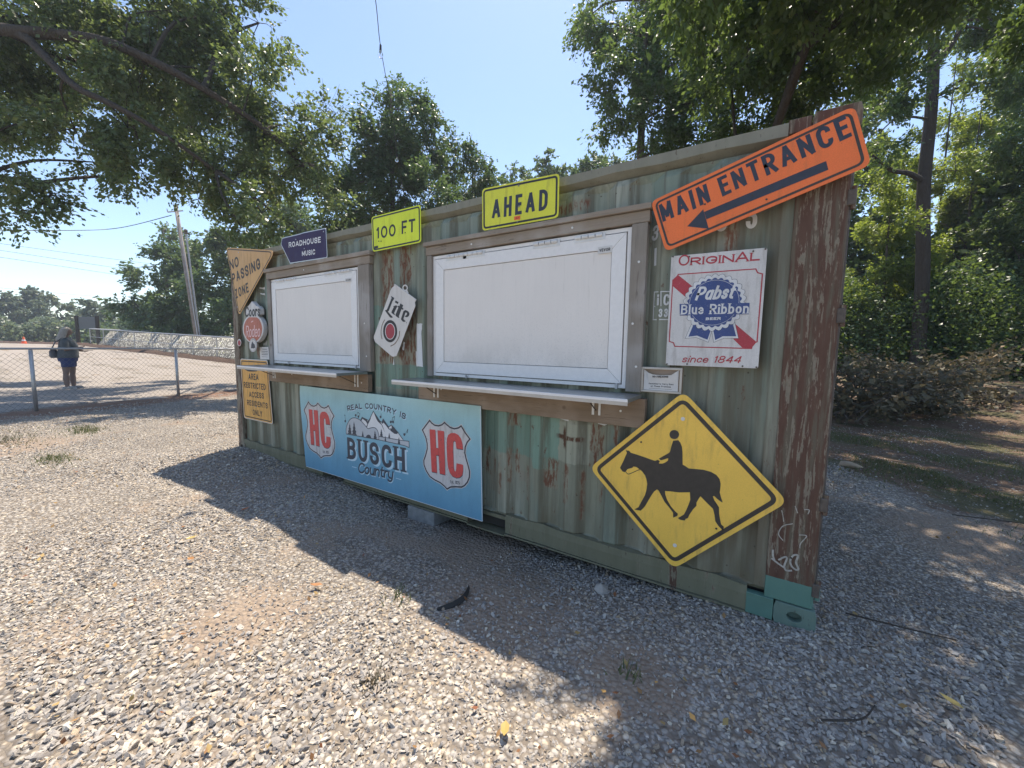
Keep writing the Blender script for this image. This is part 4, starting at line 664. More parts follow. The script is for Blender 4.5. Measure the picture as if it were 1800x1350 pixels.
# ------------------------------------------------------------ shipping container
LX0, LX1, HH, DD = -.05, 6.058, 2.5, 2.438
ct = thing('shipping_container', 'green rusty steel shipping container with two shuttered serving windows', 'shipping container', (0, 0, 0))
def wall_y(x):
    k = ((x-4.19) % .278)/.278
    a, b = .008, .052
    if k < .245: return a+(b-a)*k/.245
    if k < .5: return b
    if k < .745: return b-(b-a)*(k-.5)/.245
    return a
mb = MB(); xs = sorted(set([LX0+.13, LX1-.222]+[4.19+.278*i+o for i in range(-16, 7) for o in (0, .068, .139, .207)])); xs = [x for x in xs if LX0+.13 <= x <= LX1-.222]
zs = [.135, .16, .25, .6, 1.1, 1.6, 2.1, 2.36, 2.4]
jit = {}
for i, x in enumerate(xs):
    for j, z in enumerate(zs):
        e = 0 if (j > 1 and j < 7) else 1
        yy = wall_y(x)*(1-.0*e)+(random.uniform(-.003, .003)); mb.v.append((x, yy if j not in (0, 8) else .03, z))
for i in range(len(xs)-1):
    for j in range(len(zs)-1):
        a = i*len(zs)+j; b = a+len(zs); mb.f.append((a, b, b+1, a+1))
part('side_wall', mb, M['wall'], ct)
# top rail with a slight lip and dents
mb = MB(); n = 40
for i in range(n+1):
    x = LX0+.12+(LX1-.27-LX0-.12)*i/n; d = .006*math.sin(i*1.7)+.004*math.sin(i*.6)
    mb.v += [(x, -.002+d*.5, 2.436+d), (x, -.004+d*.5, 2.488+d*.3), (x, .06, 2.494), (x, .06, 2.40)]
for i in range(n):
    for j in range(4): a = i*4+j; b = i*4+(j+1) % 4; mb.f.append((a, a+4, b+4, b)[::-1])
mb.f += [(0, 1, 2, 3), (n*4+3, n*4+2, n*4+1, n*4)]
part('top_rail', mb, M['rail'], ct)
# bottom rail in pieces round the fork pockets, each a C channel with a lower flange
def rail_piece(x0, x1):
    m = MB(); n = max(2, int((x1-x0)/.15))
    for i in range(n+1):
        x = x0+(x1-x0)*i/n; d = .005*math.sin(x*6)+.004*math.sin(x*17)
        m.v += [(x, -.002+d*.6, .012), (x, -.004+d, .10), (x, .002+d, .148+d), (x, .035, .152), (x, .05, .06), (x, .05, .012)]
    for i in range(n):
        for j in range(6): a = i*6+j; b = i*6+(j+1) % 6; m.f.append((a, a+6, b+6, b)[::-1])
    m.f += [tuple(range(6)), tuple(n*6+5-j for j in range(6))]
    m.box(x0, x1, -.012, .1, -.002, .008); return m
for a, b in ((LX0+.13, 1.86), (2.22, 3.84), (4.2, LX1-.3)): part('bottom_rail', rail_piece(a, b), M['railg'], ct)
for a, b in ((1.86, 2.22), (3.84, 4.2)):
    m = MB(); m.box(a, b, -.012, .5, -.014, -.004); m.box(a, b, .01, .5, .105, .13); m.box(a-.0, a+.006, .052, .5, -.004, .105); m.box(b-.006, b, .052, .5, -.004, .105); m.box(a, b, .46, .48, -.004, .105)
    part('fork_pocket', m, M['railg'], ct)
m = MB(); m.box(LX0+.1, LX1-.1, .055, DD-.05, .02, .12); part('floor', m, M['dark'], ct)
# corner posts
m = MB(); poly = [(LX0, 0), (LX0+.13, 0), (LX0+.13, .05), (LX0+.02, .05), (LX0+.02, .14), (LX0, .14)]
def prism(m, poly, z0, z1):
    n = len(poly); v = [(p[0], p[1], z0) for p in poly]+[(p[0], p[1], z1) for p in poly]
    return m.add(v, [tuple(range(n))[::-1], tuple(range(n, 2*n))]+[(i, (i+1) % n, (i+1) % n+n, i+n) for i in range(n)])
prism(m, poly, .1, 2.4); part('corner_post', m, M['postl'], ct, .003)
m = MB(); xr = LX1-.222
prism(m, [(xr, 0), (LX1-.03, -.001), (LX1-.018, .006), (LX1-.012, .05), (LX1-.012, .16), (xr+.03, .16), (xr+.03, .05), (xr, .045)], .118, 2.385); part('corner_post', m, M['post'], ct, .004)
for (x0, x1) in ((LX0, LX0+.012), (LX1-.16, LX1)):
    m = MB(); m.box(x0, x0+.15, DD-.12, DD, .1, 2.4); part('corner_post', m, M['post'], ct)
# castings with oval holes
def casting(x0, x1, y0, y1, z0, z1, hole=True):
    m = MB(); cx, cz = (x0+x1)/2, (z0+z1)/2; k = 20; rx, rz = .032, .026
    outer = []
    for i in range(k):
        a = 2*math.pi*i/k; ca, sa = math.cos(a), math.sin(a); s_ = min((x1-x0)/2/max(abs(ca), 1e-6), (z1-z0)/2/max(abs(sa), 1e-6)); outer.append((cx+ca*s_, cz+sa*s_))
    inner = [(cx+rx*math.cos(2*math.pi*i/k), cz+rz*math.sin(2*math.pi*i/k)) for i in range(k)]
    v = [(p[0], y0, p[1]) for p in outer]+[(p[0], y0, p[1]) for p in inner]+[(p[0], y0+.04, p[1]) for p in inner]+[(p[0], y1, p[1]) for p in outer]
    f = [(i, (i+1) % k, k+(i+1) % k, k+i) for i in range(k)]+[(k+i, k+(i+1) % k, 2*k+(i+1) % k, 2*k+i) for i in range(k)]+[((i+1) % k, i, 3*k+i, 3*k+(i+1) % k) for i in range(k)]+[tuple(range(3*k, 4*k))[::-1]]
    m.add(v, f); m.add([(x0+.004, y0+.045, z0+.004), (x1-.004, y0+.045, z0+.004), (x1-.004, y0+.045, z1-.004), (x0+.004, y0+.045, z1-.004)], [(0, 1, 2, 3)]); return m
part('corner_casting', casting(LX1-.178, LX1, -.008, .16, -.004, .114), M['cast'], ct, .003)
part('corner_casting', casting(LX0, LX0+.178, -.006, .16, -.004, .1), M['postl'], ct, .003)
part('corner_casting', casting(LX1-.178, LX1, -.006, .16, 2.388, 2.506), M['post'], ct, .004)
part('corner_casting', casting(LX0, LX0+.178, -.006, .16, 2.402, 2.504), M['post'], ct, .004)
m = MB(); m.box(LX1-.27, LX1-.18, .0, .15, 2.436, 2.5); part('corner_plate', m, M['post'], ct, .004)
# repainted doubler plate at the foot of the rail, with a raised top lip
m = MB(); m.box(5.757, LX1-.18, -.008, .03, .004, .112); m.box(5.757, LX1-.18, -.014, .03, .112, .12); part('repair_plate', m, M['teal'], ct, .002)
# hinge lugs on the door end
for z in (.22, .66, 1.57, 2.1):
    m = MB(); m.box(LX1-.028, LX1+.004, -.004, .03, z-.035, z+.035); part('door_hinge', m, M['lug'], ct, .006)
    m = MB(); m.tube([(LX1-.004, .012, z-.05), (LX1-.004, .012, z+.05)], .011, 8); part('hinge_pin', m, M['post'], ct)
# roof, back, ends, doors
m = MB(); nx = 44
for i in range(nx+1):
    x = LX0+.06+(LX1-LX0-.12)*i/nx; z = 2.47+(.018 if i % 2 else 0); m.v += [(x, .06, z), (x, DD-.06, z)]
for i in range(nx): a = i*2; m.f.append((a, a+2, a+3, a+1))
part('roof', m, M['roof'], ct)
m = MB()
for i in range(23*4+1):
    x = LX0+.15+(LX1-LX0-.3)*i/92; y = DD-.01-(.034 if i % 4 in (1, 2) else 0); m.v += [(x, y, .1), (x, y, 2.42)]
for i in range(92): a = i*2; m.f.append((a, a+1, a+3, a+2))
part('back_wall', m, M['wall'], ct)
m = MB()
for i in range(8*4+1):
    y = .12+(DD-.24)*i/32; x = LX0+.01+(.034 if i % 4 in (1, 2) else 0); m.v += [(x, y, .1), (x, y, 2.42)]
for i in range(32): a = i*2; m.f.append((a, a+1, a+3, a+2))
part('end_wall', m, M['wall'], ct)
for y0, y1 in ((.06, 1.212), (1.226, DD-.06)):
    m = MB(); m.box(LX1-.06, LX1-.014, y0, y1, .13, 2.4)
    for k in range(5): z = .3+k*.42; m.box(LX1-.014, LX1-.004, y0+.06, y1-.06, z, z+.28)
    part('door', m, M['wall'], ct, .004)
    for q in (.3, .85):
        m = MB(); yy = y0+(y1-y0)*q; m.tube([(LX1+.022, yy, .08), (LX1+.022, yy, 2.44)], .017, 8); part('locking_bar', m, M['lug'], ct)
for z0, z1 in ((.02, .12), (2.405, 2.48)):
    m = MB(); m.box(LX1-.1, LX1-.02, .17, DD-.17, z0, z1); m.box(LX0+.01, LX0+.09, .17, DD-.17, z0, z1); m.box(LX0+.18, LX1-.18, DD-.07, DD, z0, z1); part('cross_rail', m, M['rail'], ct)

# serving windows, parts of the container
def window(q, seedhinge, vev, shelf, name):
    (a, b), (c, d), (e, f), (g, h) = q
    x0, x1 = (a+g)/2, (c+e)/2; z1, z0 = (b+d)/2, (f+h)/2
    yf = -.025
    m = MB()
    def ring(m, x0, x1, z0, z1, wd, y0, y1, gap=0.):
        for P in ([(x0, z0), (x1, z0), (x1-wd, z0+wd), (x0+wd, z0+wd)], [(x0, z1), (x0+wd, z1-wd), (x1-wd, z1-wd), (x1, z1)],
                  [(x0, z0+gap), (x0+wd, z0+wd+gap), (x0+wd, z1-wd-gap), (x0, z1-gap)], [(x1, z0+gap), (x1, z1-gap), (x1-wd, z1-wd-gap), (x1-wd, z0+wd+gap)]): m.plate(P, y0, y1-y0)
    ring(m, x0, x1, z0, z1, .022, yf, .012); fr = part('serving_window', m, M['alu'], ct)
    m = MB(); m.box(x0+.0225, x1-.0225, -.01, .008, z0+.0225, z1-.0225); part('seam', m, M['seam'], fr)
    m = MB(); ring(m, x0+.028, x1-.028, z0+.028, z1-.028, .085, yf-.006, -.0101, .0015); part('sash', m, M['alu'], fr, .0015)
    m = MB(); m.box(x0+.1165, x1-.1165, yf-.001, -.0102, z0+.1165, z1-.1165); part('panel', m, M['panel'], fr)
    for hx in seedhinge:
        m = MB()
        for k in range(4): m.tube([(hx+k*.045, yf-.012, z1-.022), (hx+.038+k*.045, yf-.012, z1-.022)], .0115, 8)
        m.box(hx-.01, hx+.19, yf-.008, yf-.002, z1-.05, z1-.012); part('hinge', m, M['hinge'], fr)
    (vx0, vz1), (vx1, _), (_, vz0), _ = vev
    m = MB(); m.box(vx0, vx1, yf-.009, yf-.0075, vz0, vz1); part('sticker', m, M['paper'], fr)
    m = MB(); hh = vz1-vz0; text(m, 'VEVOR', [(vx0+.01, vz0+hh*.28), (vx1-.01, vz0+hh*.28), (vx0+.01, vz0+hh*.72)], yf-.0098, .2, sp=.12); part('lettering', m, M['black'], fr)
    # clips and a bolt at the foot
    m = MB(); m.tube([(x1-.05, yf-.016, z0-.004), (x1-.05, yf-.016, z0+.03)], .009, 8); part('latch', m, M['galv'], fr); m = MB(); m.tube([(x0+.35, yf-.014, z0-.004), (x0+.35, yf-.014, z0+.02)], .008, 8); part('latch', m, M['galv'], fr)
    sx0, sx1, sz, sd = shelf
    m = MB(); n = 24
    m.box(sx0, sx1, -sd, -.046, sz-.004, sz); m.box(sx0, sx1, -sd+.002, -sd+.03, sz-.024, sz-.0225); m.box(sx0, sx0+.0015, -sd+.002, -.046, sz-.022, sz-.0042); m.box(sx1-.0015, sx1, -sd+.002, -.046, sz-.022, sz-.0042)
    sh = part('counter_shelf', m, M['steel'], ct, .001)
    m = MB(); m.box(sx0+.012, sx1-.012, -sd+.031, -.047, sz-.024, sz-.0045); part('shelf_core', m, M['woodx'], sh)
    m = MB(); m.box(sx0, sx1, -sd-.003, -sd+.0012, sz-.016, sz-.0042); m.tube([(sx0+.003, -sd+.001, sz-.0045), (sx1-.003, -sd+.001, sz-.0045)], .0045, 8); part('edge_trim', m, M['alu'], sh)  # white trim colour stands in for the sky's reflection along the shelf edge
    m = MB(); m.box(sx0, sx1, -sd-.002, -sd+.0015, sz-.036, sz-.0163); part('edge_batten', m, M['tan'], sh)
    return fr, sh, (sx0, sx1, sz, sd)
W1 = window(D['win1'], (1.12, 1.32, 2.05, 2.28), D['vev1'], (.87, 2.69, 1.158, .36), 'w1')
W2 = window(D['win2'], (3.65, 3.82, 4.42, 4.72), D['vev2'], (3.345, 5.17, 1.14, .325), 'w2')
for (fr, sh, (sx0, sx1, sz, sd)), bxs in ((W1, (1.0, 2.5)), (W2, (3.52, 4.87))):
    for bx in bxs:
        m = MB()
        for o in (0, .042):
            m.box(bx+o, bx+o+.014, -.052, -.0455, sz-.15, sz-.03)
            m.box(bx+o+.002, bx+o+.012, -sd+.05, -.053, sz-.032, sz-.0245)
        part('bracket', m, M['zinc'], sh); m = MB()
        m.tube([(bx+.028, -.055, sz-.12), (bx+.028, -sd+.12, sz-.033)], .004, 6); part('bracket_arm', m, M['lug'], sh)
# wooden trim, each board a part
def board(x0, x1, z0, z1, y0, y1, mat, lab=None):
    m = MB(); m.box(x0, x1, y0, y1, z0, z1); return part('trim_board', m, mat, ct, .003, label=lab)
board(.922, 2.745, 2.128, 2.2, -.045, .0, M['woodx']); board(.905, 2.765, 2.202, 2.24, -.062, .0, M['woodx'])
board(.93, .998, 1.16, 2.126, -.045, .005, M['woodz']); board(2.572, 2.73, 1.16, 2.126, -.043, .005, M['woodz'])
board(.885, 2.69, .968, 1.132, -.045, .005, M['woodb'])
board(3.436, 5.17, 2.118, 2.182, -.045, .0, M['woodx']); board(3.425, 5.18, 2.184, 2.216, -.066, .0, M['woodx'])
board(3.448, 3.498, 1.16, 2.116, -.045, .005, M['woodz']); board(5.072, 5.16, 1.15, 2.116, -.045, .005, M['woodz'])
board(3.345, 5.192, .938, 1.113, -.046, .005, M['woodb'])
for x, z in ((3.6, 1.06), (5.05, 1.03), (4.3, 1.08), (1.4, 1.07), (2.6, 1.05), (5.12, 1.9), (5.1, 1.55), (5.13, 1.3), (2.66, 1.6), (2.68, 1.3), (3.9, 2.15), (4.7, 2.15), (1.7, 2.165)):
    m = MB(); m.disc(x, z, .007, -.0485, .003, 8); part('screw', m, M['zinc'], ct)
# white torn paint patches and stencilled code, following the corrugation
def decal(poly, mat, name, y=.0):
    m = MB(); x0 = min(p[0] for p in poly); x1 = max(p[0] for p in poly); bm = bmesh.new()
    vs = [bm.verts.new((p[0], 0, p[1])) for p in poly]; bm.faces.new(vs)
    cuts = [c for i in range(-16, 8) for c in (4.19+.278*i+o for o in (0, .068, .139, .207)) if x0 < c < x1]
    for c in cuts: bmesh.ops.bisect_plane(bm, geom=bm.verts[:]+bm.edges[:]+bm.faces[:], plane_co=(c, 0, 0), plane_no=(1, 0, 0))
    bm.normal_update()
    for v in bm.verts: v.co.y = wall_y(v.co.x)-.0045+y
    for f in bm.faces:
        f.normal_update()
        if f.normal.y > 0: f.normal_flip()
    off = wpos(ct); me = bpy.data.meshes.new(name); bm.to_mesh(me); bm.free(); return link(name, me, mat, ct)
def torn(poly, s=.006, n=4):
    out = []
    for i in range(len(poly)):
        a = Vector(poly[i]); b = Vector(poly[(i+1) % len(poly)])
        for k in range(n): out.append(tuple(a.lerp(b, k/n)+(Vector((random.uniform(-s, s), random.uniform(-s, s))) if k else Vector((0, 0)))))
    return out
for k in ('tapeA', 'tapeB', 'tapeC', 'tapeJ', 'tape2', 'tape3'): decal(torn(D[k], .003), M['tape'], 'paint_patch')
decal([(4.6, .936), (4.69, .936), (4.69, .918), (4.602, .92)], M['tape'], 'paint_patch'); decal([(4.87, .937), (4.97, .937), (4.93, .915), (4.88, .915)], M['tape'], 'paint_patch')
wy = lambda x: wall_y(x)-.0052
for s, k, t_ in (('3', 'w_three', .17), ('1', 'w_one', .2), ('i', 'w_i', .2), ('C', 'w_C', .17), ('33', 'w_n33', .17), ('5', 'w_five', .16), ('0', 'w_five2', .16)):
    m = MB(); q = D[k]
    if s == '1': m.ribbon([(q[0][0]+.01, q[0][1]), (q[0][0]+.008, q[2][1])], .015, -.0052, False, 0, wall_y)
    else: text(m, s, q, -.0052, t_, fy=wall_y)
    part('stencil_mark', m, M['tape'], ct)
m = MB()
for a, b in ((0, 1), (3, 2), (0, 3)): m.ribbon([D['w_box'][a], Vector(D['w_box'][a]).lerp(Vector(D['w_box'][b]), .35), Vector(D['w_box'][a]).lerp(Vector(D['w_box'][b]), .7), D['w_box'][b]], .006, -.0054, False, .5, wall_y)
m.ribbon(D['w_mid'], .006, -.0056, False, 0, wall_y); m.ribbon(D['w_div'], .005, -.0058, False, 0, wall_y)
part('stencil_mark', m, M['tape'], ct)
for i, c in enumerate(D['chalk']): m = MB(); m.ribbon(catmull(c, 6), .0085 if i < 4 else .0045, -.0045-.0001*i); part('chalk_scrawl', m, M['chalk'], ct)

# ------------------------------------------------------------ signs
def sign(name, label, cat, poly, y, t, mat, r=.03, group=None, ysit=None):
    c = cen(poly); o = thing(name, label, cat, (c[0], y+t, c[1]), group)
    m = MB(); m.plate(rpoly(poly, r), y, t); part('plate', m, mat, o, .0008); return o
def border(o, poly, d, wd, y, mat, r=.03, name='border'):
    m = MB(); m.ribbon(rpoly(inset(poly, d), r), wd, y, True); return part(name, m, mat, o)
def words(o, items, y, mat, **kw):
    for s, q, t_ in items: m = MB(); text(m, s, q, y, t_, **kw); part('lettering', m, mat, o)
def bolts(o, pts, y, mat, r=.006):
    for p in pts: m = MB(); m.disc(p[0], p[1], r, y-.003, .003, 8); part('bolt', m, mat, o)
# horse and rider
P = D['horse_sign']; o = sign('warning_sign', 'yellow diamond sign with a black horse and rider, on the container by the right corner', 'warning sign', P, -.06, .003, M['yellow'], .05)
border(o, P, .034, .022, -.0608, M['brownb'], .035)
m = MB(); m.plate(D['horse'], -.0608, 0); m.plate(D['rider_head'], -.0609, 0); m.ribbon(catmull(D['rein'], 5), .004, -.0612); part('horse_emblem', m, M['brownb'], o)
bolts(o, D['horse_bolt'][:2], -.0605, M['zinc'], .011); bolts(o, D['horse_bolt'][2:], -.0605, M['black'], .005)
m = MB(); m.box(5.36, 5.42, -.057, .01, .55, .8); part('spacer', m, M['woodz'], o)
# arrow sign
P = D['m_sign']; o = sign('direction_sign', 'long tilted orange sign with an arrow reading MAIN ENTRANCE', 'sign', P, -.06, .003, M['orange'], .035)
border(o, P, .021, .011, -.0608, M['brownb'], .028)
words(o, [('MAIN', D['m_MAIN'], .175), ('ENTRANCE', D['m_ENTRANCE'], .175)], -.0608, M['navyb'], sp=.17)
m = MB(); m.plate(D['m_shaft'], -.0608, 0); m.plate(D['m_head'], -.0609, 0); part('arrow', m, M['navyb'], o)
bolts(o, [(5.45, 2.155), (5.66, 2.16), (5.78, 2.175), (5.56, 2.14), (5.72, 2.13)], -.0605, M['brownb'], .0045)
m = MB(); m.box(5.9, 6.0, -.057, -.012, 2.2, 2.4); part('spacer', m, M['woodz'], o)
# AHEAD
P = D['h_sign']; o = sign('road_sign', 'lemon yellow rectangular sign reading AHEAD above the wide window', 'sign', P, -.06, .003, M['flu2'], .03)
border(o, P, .017, .013, -.0608, M['black'], .022); words(o, [('AHEAD', D['h_AHEAD'], .17)], -.0608, M['navyb'], sp=.22)
m = MB(); m.plate(D['h_tag'], -.0608, .0006); part('sticker', m, M['cone'], o); m = MB(); text(m, 'A1', [(4.29, 2.263), (4.312, 2.263), (4.29, 2.273)], -.0612, .2); part('lettering', m, M['black'], o)
bolts(o, [(4.31, 2.475), (4.315, 2.34), (4.305, 2.243)], -.0605, M['rail'], .006); m = MB(); m.box(4.2, 4.4, -.057, .0, 2.4, 2.44); part('spacer', m, M['woodz'], o)
# 100 FT
P = D['f_sign']; o = sign('road_sign', 'lime yellow rectangular sign reading 100 FT between the two windows', 'sign', P, -.04, .003, M['flu'], .03)
border(o, P, .016, .012, -.0408, M['black'], .022); words(o, [('100', D['f_n100'], .17), ('FT', D['f_FT'], .17)], -.0408, M['black'], sp=.2)
m = MB(); m.plate(D['f_box'], -.0412, .0003); part('maker_mark', m, M['black'], o)
bolts(o, [(2.9, 2.3), (3.2, 2.33), (2.87, 2.305)], -.0405, M['brownb'], .005); m = MB(); m.box(3.0, 3.1, -.037, .01, 2.3, 2.42); part('spacer', m, M['woodz'], o)
# ROADHOUSE MUSIC
P = D['r_sign']; o = thing('enamel_sign', 'dark violet five sided metal sign reading ROADHOUSE MUSIC', 'sign', (cen(P)[0], -.057, cen(P)[1]))
m = MB(); m.plate(rpoly(P, .022), -.0595, .0025); part('plate', m, M['rim'], o); m = MB(); m.plate(rpoly(inset(P, .009), .018), -.0605, .0008); part('enamel_face', m, M['purple'], o)
words(o, [('ROADHOUSE', D['r_ROADHOUSE'], .2), ('MUSIC', D['r_MUSIC'], .2)], -.0612, M['white'], sp=.2); bolts(o, [(1.6, 2.48), (2.09, 2.49), (1.75, 2.37)], -.0608, M['rim'], .006)
m = MB(); m.box(1.7, 1.8, -.056, .0, 2.35, 2.42); part('spacer', m, M['woodz'], o)
# NO PASSING ZONE pennant
P = D['nopass']; o = sign('pennant_sign', 'faded orange triangular pennant sign reading NO PASSING ZONE', 'sign', P, -.045, .003, M['oldyel'], .05)
border(o, P, .02, .012, -.0458, M['brownb'], .04); words(o, [('NO', D['n_NO'], .19), ('PASSING', D['n_PASSING'], .19), ('ZONE', D['n_ZONE'], .19)], -.0458, M['brownb'], sp=.2)
bolts(o, [(.3, 2.5), (.2, 1.85)], -.0455, M['rim'], .007); m = MB(); m.box(.2, .3, -.042, .01, 2.1, 2.4); part('spacer', m, M['woodz'], o)
# AREA RESTRICTED
P = D['a_sign']; o = thing('notice_sign', 'ochre upright sign reading AREA RESTRICTED ACCESS RESIDENTS ONLY by the left corner', 'sign', (cen(P)[0], -.017, cen(P)[1]))
m = MB(); m.plate(rpoly(P, .04), -.0195, .0025); part('plate', m, M['rim'], o); m = MB(); m.plate(rpoly(inset(P, .012), .035), -.0202, .0005); part('face_sheet', m, M['area'], o)
border(o, P, .03, .013, -.0208, M['brownb'], .03)
words(o, [(k, D['a_'+k], .19) for k in ('AREA', 'RESTRICTED', 'ACCESS', 'RESIDENTS', 'ONLY')], -.0208, M['black'], sp=.16)
m = MB(); m.ribbon(catmull(D['a_swash'], 6), .022, -.0209); part('worn_mark', m, M['black'], o); bolts(o, [(.5, .62), (.5, 1.15)], -.0206, M['rim'], .007)
# beer tin poster
P = D['p_sign']; o = sign('tin_poster', 'white tin poster with a blue rosette and red sash, headed ORIGINAL', 'poster', P, -.03, .0012, M['aged'], .012)
m = MB(); m.ribbon(D['p_frame'], .0055, -.0308, True); part('frame_line', m, M['pred'], o)
m = MB(); m.plate(D['p_red1'], -.0306, 0); m.plate(D['p_red2'], -.0306, 0); part('sash', m, M['pred'], o)
m = MB(); text(m, 'ORIGINAL', D['p_orig'], -.0308, .2, serif=True, sp=.13, hs=[1.45, 1, 1, 1, 1, 1, 1.25, 1]); part('lettering', m, M['pred'], o)
m = MB(); text(m, 'since 1844', D['p_since'], -.0308, .15, slant=.35, sp=.12); part('lettering', m, M['pred'], o)
sx, sz = 5.515, 1.652
def scallop(r, n, a, off=0): return [(sx+(r+a*abs(math.sin(n*t/2)))*math.cos(t), sz+(r+a*abs(math.sin(n*t/2)))*math.sin(t)) for t in [2*math.pi*i/(n*6)+off for i in range(n*6)]]
m = MB(); m.plate(D['p_tailLw'], -.0310, 0); m.plate(D['p_tailRw'], -.0311, 0); m.plate(scallop(.137, 26, .012), -.0313, 0); part('rosette_edge', m, M['pwhite'], o)
m = MB(); m.ribbon(scallop(.138, 26, .012), .0015, -.0314, True); m.ribbon(D['p_tailLw'], .0015, -.03115, True); m.ribbon(D['p_tailRw'], .0015, -.0312, True); part('outline', m, M['navyb'], o)
m = MB(); m.plate(D['p_tailLb'], -.0312, 0); m.plate(D['p_tailRb'], -.03125, 0); m.plate(scallop(.119, 26, .011, .06), -.0316, 0); part('rosette', m, M['pblue'], o)
m = MB(); m.ribbon([(sx+.117*math.cos(t), sz+.117*math.sin(t)) for t in [2*math.pi*i/40 for i in range(40)]], .0016, -.0318, True); part('ring_line', m, M['pwhite'], o)
m = MB(); m.plate(D['p_banner'], -.0319, 0); part('name_band', m, M['pblue'], o)
m = MB(); text(m, 'Blue Ribbon', D['p_blue'], -.0322, .16, serif=True, sp=.12); part('lettering', m, M['pwhite'], o)
m = MB(); text(m, 'Pabst', D['p_pabst'], -.0322, .17, slant=.3, sp=.06); part('lettering', m, M['pwhite'], o)
m = MB(); text(m, 'BEER', D['p_beer'], -.0322, .26, serif=True, sp=.2); part('lettering', m, M['pwhite'], o)
bolts(o, D['p_screws'], -.0304, M['lug'], .0045)
m = MB(); m.box(5.48, 5.55, -.0285, .01, 1.6, 1.7); part('spacer', m, M['woodz'], o)
# permit in a plastic frame
P = D['q_sign']; o = thing('framed_permit', 'small tan plastic frame holding a curled white permit below the tin poster', 'notice', (cen(P)[0], -.03, cen(P)[1]))
m = MB(); m.plate(P, -.024, .034); part('backing', m, M['woodb'], o, .001)
m = MB(); m.ribbon(inset(P, .006), .012, -.031, True); m.ribbon(inset(P, .002), .006, -.0285, True)
x0, x1, z0, z1 = P[0][0], P[1][0], P[2][1], P[0][1]
m = MB()
for a, b, c_, d_ in ((x0, x1, z0, z0+.012), (x0, x1, z1-.012, z1), (x0, x0+.012, z0+.0122, z1-.0122), (x1-.012, x1, z0+.0122, z1-.0122)): m.box(a, b, -.034, -.0242, c_, d_)
part('frame', m, M['tan'], o, .002)
m = MB(); n = 14
top = [(5.1735, 1.286), (5.2, 1.268), (5.225, 1.259), (5.27, 1.256), (5.325, 1.26), (5.345, 1.275), (5.362, 1.288)]
for i, p in enumerate(top): m.v += [(p[0], -.0265-(.012 if 0 < i < 6 else 0)*(1), p[1]), (p[0], -.0262, 1.21), (p[0], -.0262, 1.168)]
for i in range(6):
    for j in (0, 1): a = i*3+j; m.f.append((a, a+1, a+4, a+3))
part('paper', m, M['paper'], o)
m = MB(); text(m, 'NO FIREARMS', [(5.225, 1.241), (5.31, 1.244), (5.225, 1.252)], -.041, .2, sp=.14)
m2 = MB(); text(m2, 'Permitted to Carry Guns', [(5.203, 1.2), (5.338, 1.203), (5.203, 1.209)], -.0275, .16, sp=.12); text(m2, 'at These Premises', [(5.214, 1.186), (5.325, 1.188), (5.214, 1.195)], -.0275, .18, sp=.14); m2.ribbon([(5.205, 1.177), (5.33, 1.178)], .0014, -.0275)
part('lettering', m, M['brownb'], o); part('lettering', m2, M['brownb'], o)
# can shaped sign
o = thing('can_sign', 'cream tin sign cut out as a tilted can with a red disc, reading Lite', 'sign', (cen(D['l_can'])[0], -.05, cen(D['l_can'])[1]))
m = MB(); m.plate(D['l_can'], -.05, .004); part('plate', m, M['can'], o, .001)
m = MB(); m.plate(D['l_lip'], -.054, .0035); part('lid_rim', m, M['can'], o, .002, label='raised cream rim across the top of the can')
m = MB(); m.ribbon(D['l_ring'], .012, -.0475, True); m.plate(D['l_tab'], -.0476, .003); part('pull_tab', m, M['can'], o)
m = MB()
for k in ('L', 'idot', 'istem', 't', 'e'): m.plate(D['l_'+k], -.0508, 0)
m.disc(D['l_e'][-3][0]+.045, D['l_e'][-3][1]-.01, .004, -.0509, 0, 8); part('lettering', m, M['black'], o)
for k, mt, y in (('blk', 'black', -.0508), ('wht', 'white', -.0512), ('red', 'cred', -.0516)): m = MB(); m.plate(D['l_'+k], y, 0); part({'blk': 'disc_ring', 'wht': 'disc_line', 'red': 'disc'}[k], m, M[mt], o)
m = MB(); m.ribbon(catmull(D['l_arcL'], 5), .008, -.0509); m.ribbon(catmull(D['l_arcR'], 5), .008, -.0509); part('arc_mark', m, M['gold'], o)
m = MB(); m.box(2.99, 3.05, -.0455, .02, 1.55, 1.7); part('spacer', m, M['woodz'], o)
# round brewery sign
o = thing('brewery_sign', 'round red sign with a snowy peak on top, reading Coors Rodeo', 'sign', (cen(D['c_out'])[0], -.03, cen(D['c_out'])[1]))
m = MB(); m.plate(D['c_out'], -.06, .05); part('body', m, M['aged'], o, .004); m = MB(); m.plate(D['c_redp'], -.0608, 0); part('red_field', m, M['crodeo'], o)
m = MB(); text(m, 'Coors', D['c_coors'], -.0616, .17, slant=.12, sp=.07); part('lettering', m, M['black'], o)
m = MB(); text(m, 'Rodeo', D['c_rodeo'], -.0616, .1, slant=.2, sp=.08); part('lettering', m, M['neon'], o); m = MB(); m.plate(D['c_mark'], -.0614, 0); part('emblem_mark', m, M['neon'], o)
m = MB(); m.plate(D['c_badge'], -.066, .005); part('badge', m, M['aged'], o); m = MB(); m.plate(D['c_horse'], -.0668, 0); m.ribbon(inset(D['c_badge'][::1], .01), .003, -.0668, True); part('badge_emblem', m, M['navyb'], o)
